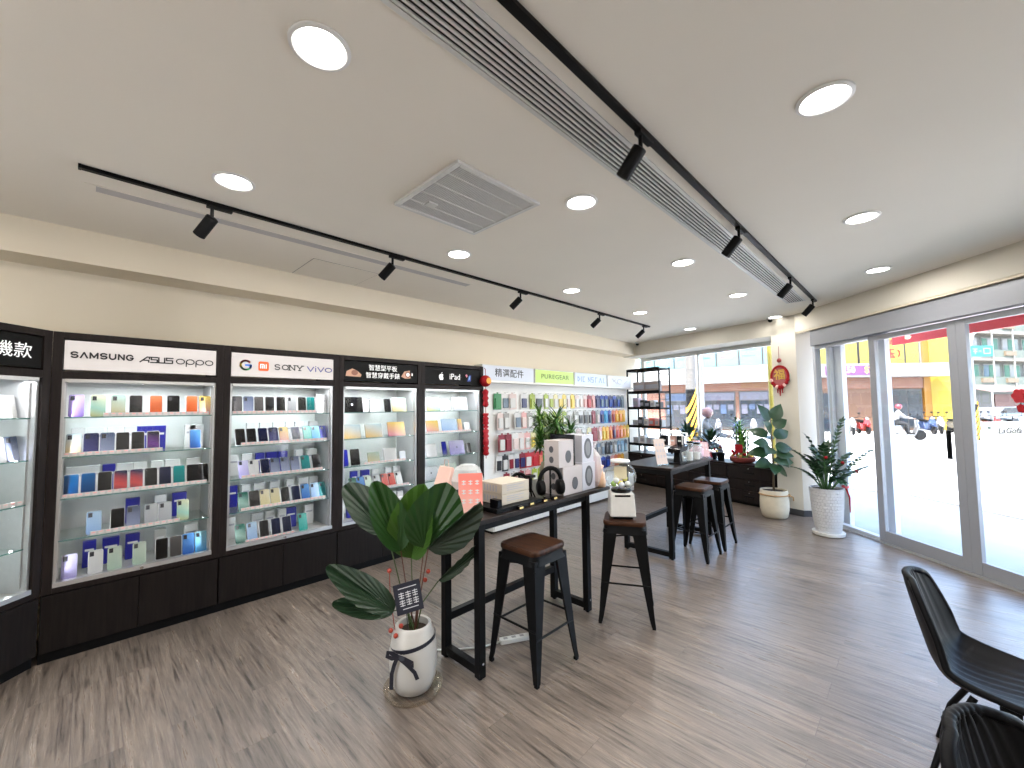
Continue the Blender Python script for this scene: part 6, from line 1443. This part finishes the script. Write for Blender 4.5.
# --- riders
def skinfig(e, J, E_, rad, m_, name, sub=2):
    me = bpy.data.meshes.new(name); me.from_pydata([Vector(v) for v in J], E_, []); o = bpy.data.objects.new(name, me); C.objects.link(o); o.parent = e; me.materials.append(m_)
    md = o.modifiers.new('skin', 'SKIN'); md.use_smooth_shade = True
    for i, r_ in enumerate(rad): me.skin_vertices[0].data[i].radius = (r_, r_)
    me.skin_vertices[0].data[0].use_root = True; o.modifiers.new('s', 'SUBSURF').render_levels = 1; o.modifiers[-1].levels = 1
    return o
def rider(D, lat, rot, helmet, hc, jacket, jc, label, sc):
    s = scooter(D, lat, rot, *sc)
    e = fobj('person', frame(D, lat, rot=rot), label=label, cat='person')
    J = [(.30, 0, .90), (.26, 0, 1.08), (.20, 0, 1.28), (.16, 0, 1.40), (.14, 0, 1.50),
         (.18, .17, 1.34), (.0, .22, 1.14), (-.30, .26, 1.05), (.18, -.17, 1.34), (.0, -.22, 1.14), (-.30, -.26, 1.05)]
    E1 = [(0, 1), (1, 2), (2, 3), (3, 4), (2, 5), (5, 6), (6, 7), (2, 8), (8, 9), (9, 10)]
    b = skinfig(e, J, E1, [.15, .14, .16, .08, .055, .075, .055, .040, .075, .055, .040], mat('jacket_'+jacket, jc, .7), 'body')
    L_ = [(.30, 0, .90), (.24, .10, .88), (-.12, .12, .80), (-.16, .12, .38), (-.28, .12, .34), (.24, -.10, .88), (-.12, -.12, .80), (-.16, -.12, .38), (-.28, -.12, .34)]
    skinfig(e, L_, [(0, 1), (1, 2), (2, 3), (3, 4), (0, 5), (5, 6), (6, 7), (7, 8)], [.14, .10, .07, .05, .04, .10, .07, .05, .04], mat('trousers_dark', (.04, .045, .06), .8), 'trousers')
    sk = mat('skin_tone', (.55, .36, .27), .5)
    h = MB().ball((.11, 0, 1.59), .095, 14, 10, (.95, .8, 1.15)).build('head', sk, e, smooth=True); MB().ball((.015, 0, 1.58), .018, 8, 5, (1.2, .8, 1)).build('nose', sk, h, smooth=True)
    for y in (-.03, .03): MB().ball((.03, y, 1.605), .009, 6, 4).build('eye', M_black, h)
    MB().box(.022, .028, -.022, .022, 1.540, 1.546).build('mouth', mat('lip', (.4, .15, .13), .5), h)
    MB().ball((.135, 0, 1.64), .145, 18, 10, (1, .88, .88)).build('helmet', mat('helmet_'+helmet, hc, .25), h, smooth=True)
    for y in (-.26, .26):
        MB().ball((-.33, y, 1.05), .035, 8, 6, (1.2, .8, .8)).build('hand', sk, e, smooth=True)
        for q in range(4): MB().tube([(-.35-.004*q, y-.03+.02*q, 1.07), (-.385, y-.03+.02*q, 1.055), (-.375, y-.03+.02*q, 1.02)], .009, 6).build('finger', sk, e, smooth=True)
        MB().tube([(-.33, y*.9, 1.04), (-.37, y*.9, 1.02)], .010, 6).build('thumb', sk, e, smooth=True)
    for y in (-.12, .12): MB().box(-.42, -.16, y-.045, y+.045, .301, .36).build('shoe', M_black, e, bevel=.02)
rider(10.3, 4.95, 150, 'pink', (.85, .50, .48), 'grey', (.45, .46, .48), 'person with pink helmet riding a white scooter outside the rear window', ('white', (.75, .75, .76), 'white scooter ridden by the pink-helmeted person outside the rear window'))
rider(20.5, 19.15, 160, 'red', (.75, .10, .15), 'white', (.75, .75, .75), 'person with red helmet and white jacket riding past the doors', ('silver', (.50, .52, .55), 'silver scooter ridden by the red-helmeted person outside the doors'))
# red blossom decal ornament hanging behind the right door glass
dc_ = empty('door_ornament', label='round dark red festive ornament hanging on the right glass door', cat='ornament')
Mo = dm @ Matrix.Translation((dl(.635), .138, 1.70)) @ Matrix.Rotation(R(90), 4, 'X')
for k in range(6): MB().prism([(x+.034*math.cos(k*1.047), y+.038*math.sin(k*1.047)) for x, y in arc(0, 0, .026, .028, 0, 340, 12)], 0, .004+.0006*k, Mo).build('petal', mat('festive_crimson', (.20, .006, .012), .6), dc_)
MB().prism(arc(0, 0, .030, .032, 0, 345, 14), 0, .009, Mo).build('centre', mat('festive_crimson', (.2, .006, .01)), dc_)
MB().prism([(-.02, -.14), (.03, -.15), (.05, -.09), (.0, -.07), (-.03, -.09)], 0, .003, Mo).build('tassel', M_red, dc_)

mat = mat_full
# ---------------------------------------------------------------- light, world, view
w = bpy.data.worlds.new('World'); bpy.context.scene.world = w; w.use_nodes = True
n = w.node_tree; n.nodes.clear(); o = n.nodes.new('ShaderNodeOutputWorld'); b = n.nodes.new('ShaderNodeBackground')
sk = n.nodes.new('ShaderNodeTexSky'); sk.sky_type = 'NISHITA'; sk.sun_disc = False; sk.sun_elevation = R(60); sk.sun_rotation = R(180)
sk.dust_density = 3.; sk.air_density = 1.; sk.ozone_density = 1
b.inputs[1].default_value = 1.3
n.links.new(sk.outputs[0], b.inputs[0]); n.links.new(b.outputs[0], o.inputs[0])
sd = bpy.data.lights.new('sun', 'SUN'); sd.energy = 12; sd.angle = R(.6); sd.color = (1, .96, .90)
so = bpy.data.objects.new('sun', sd); C.objects.link(so)
so.rotation_euler = Vector((0, -math.cos(R(60)), math.sin(R(60)))).to_track_quat('Z', 'Y').to_euler()
sc = bpy.context.scene
sc.view_settings.view_transform = 'Standard'; sc.view_settings.look = 'None'; sc.view_settings.gamma = 1; sc.view_settings.exposure = .85
sc.view_settings.use_curve_mapping = False
cy = sc.cycles; cy.use_denoising = True; cy.max_bounces = 8; cy.diffuse_bounces = 4; cy.glossy_bounces = 4; cy.transparent_max_bounces = 24; cy.transmission_bounces = 6
cy.sample_clamp_indirect = 6; cy.caustics_reflective = False; cy.caustics_refractive = False
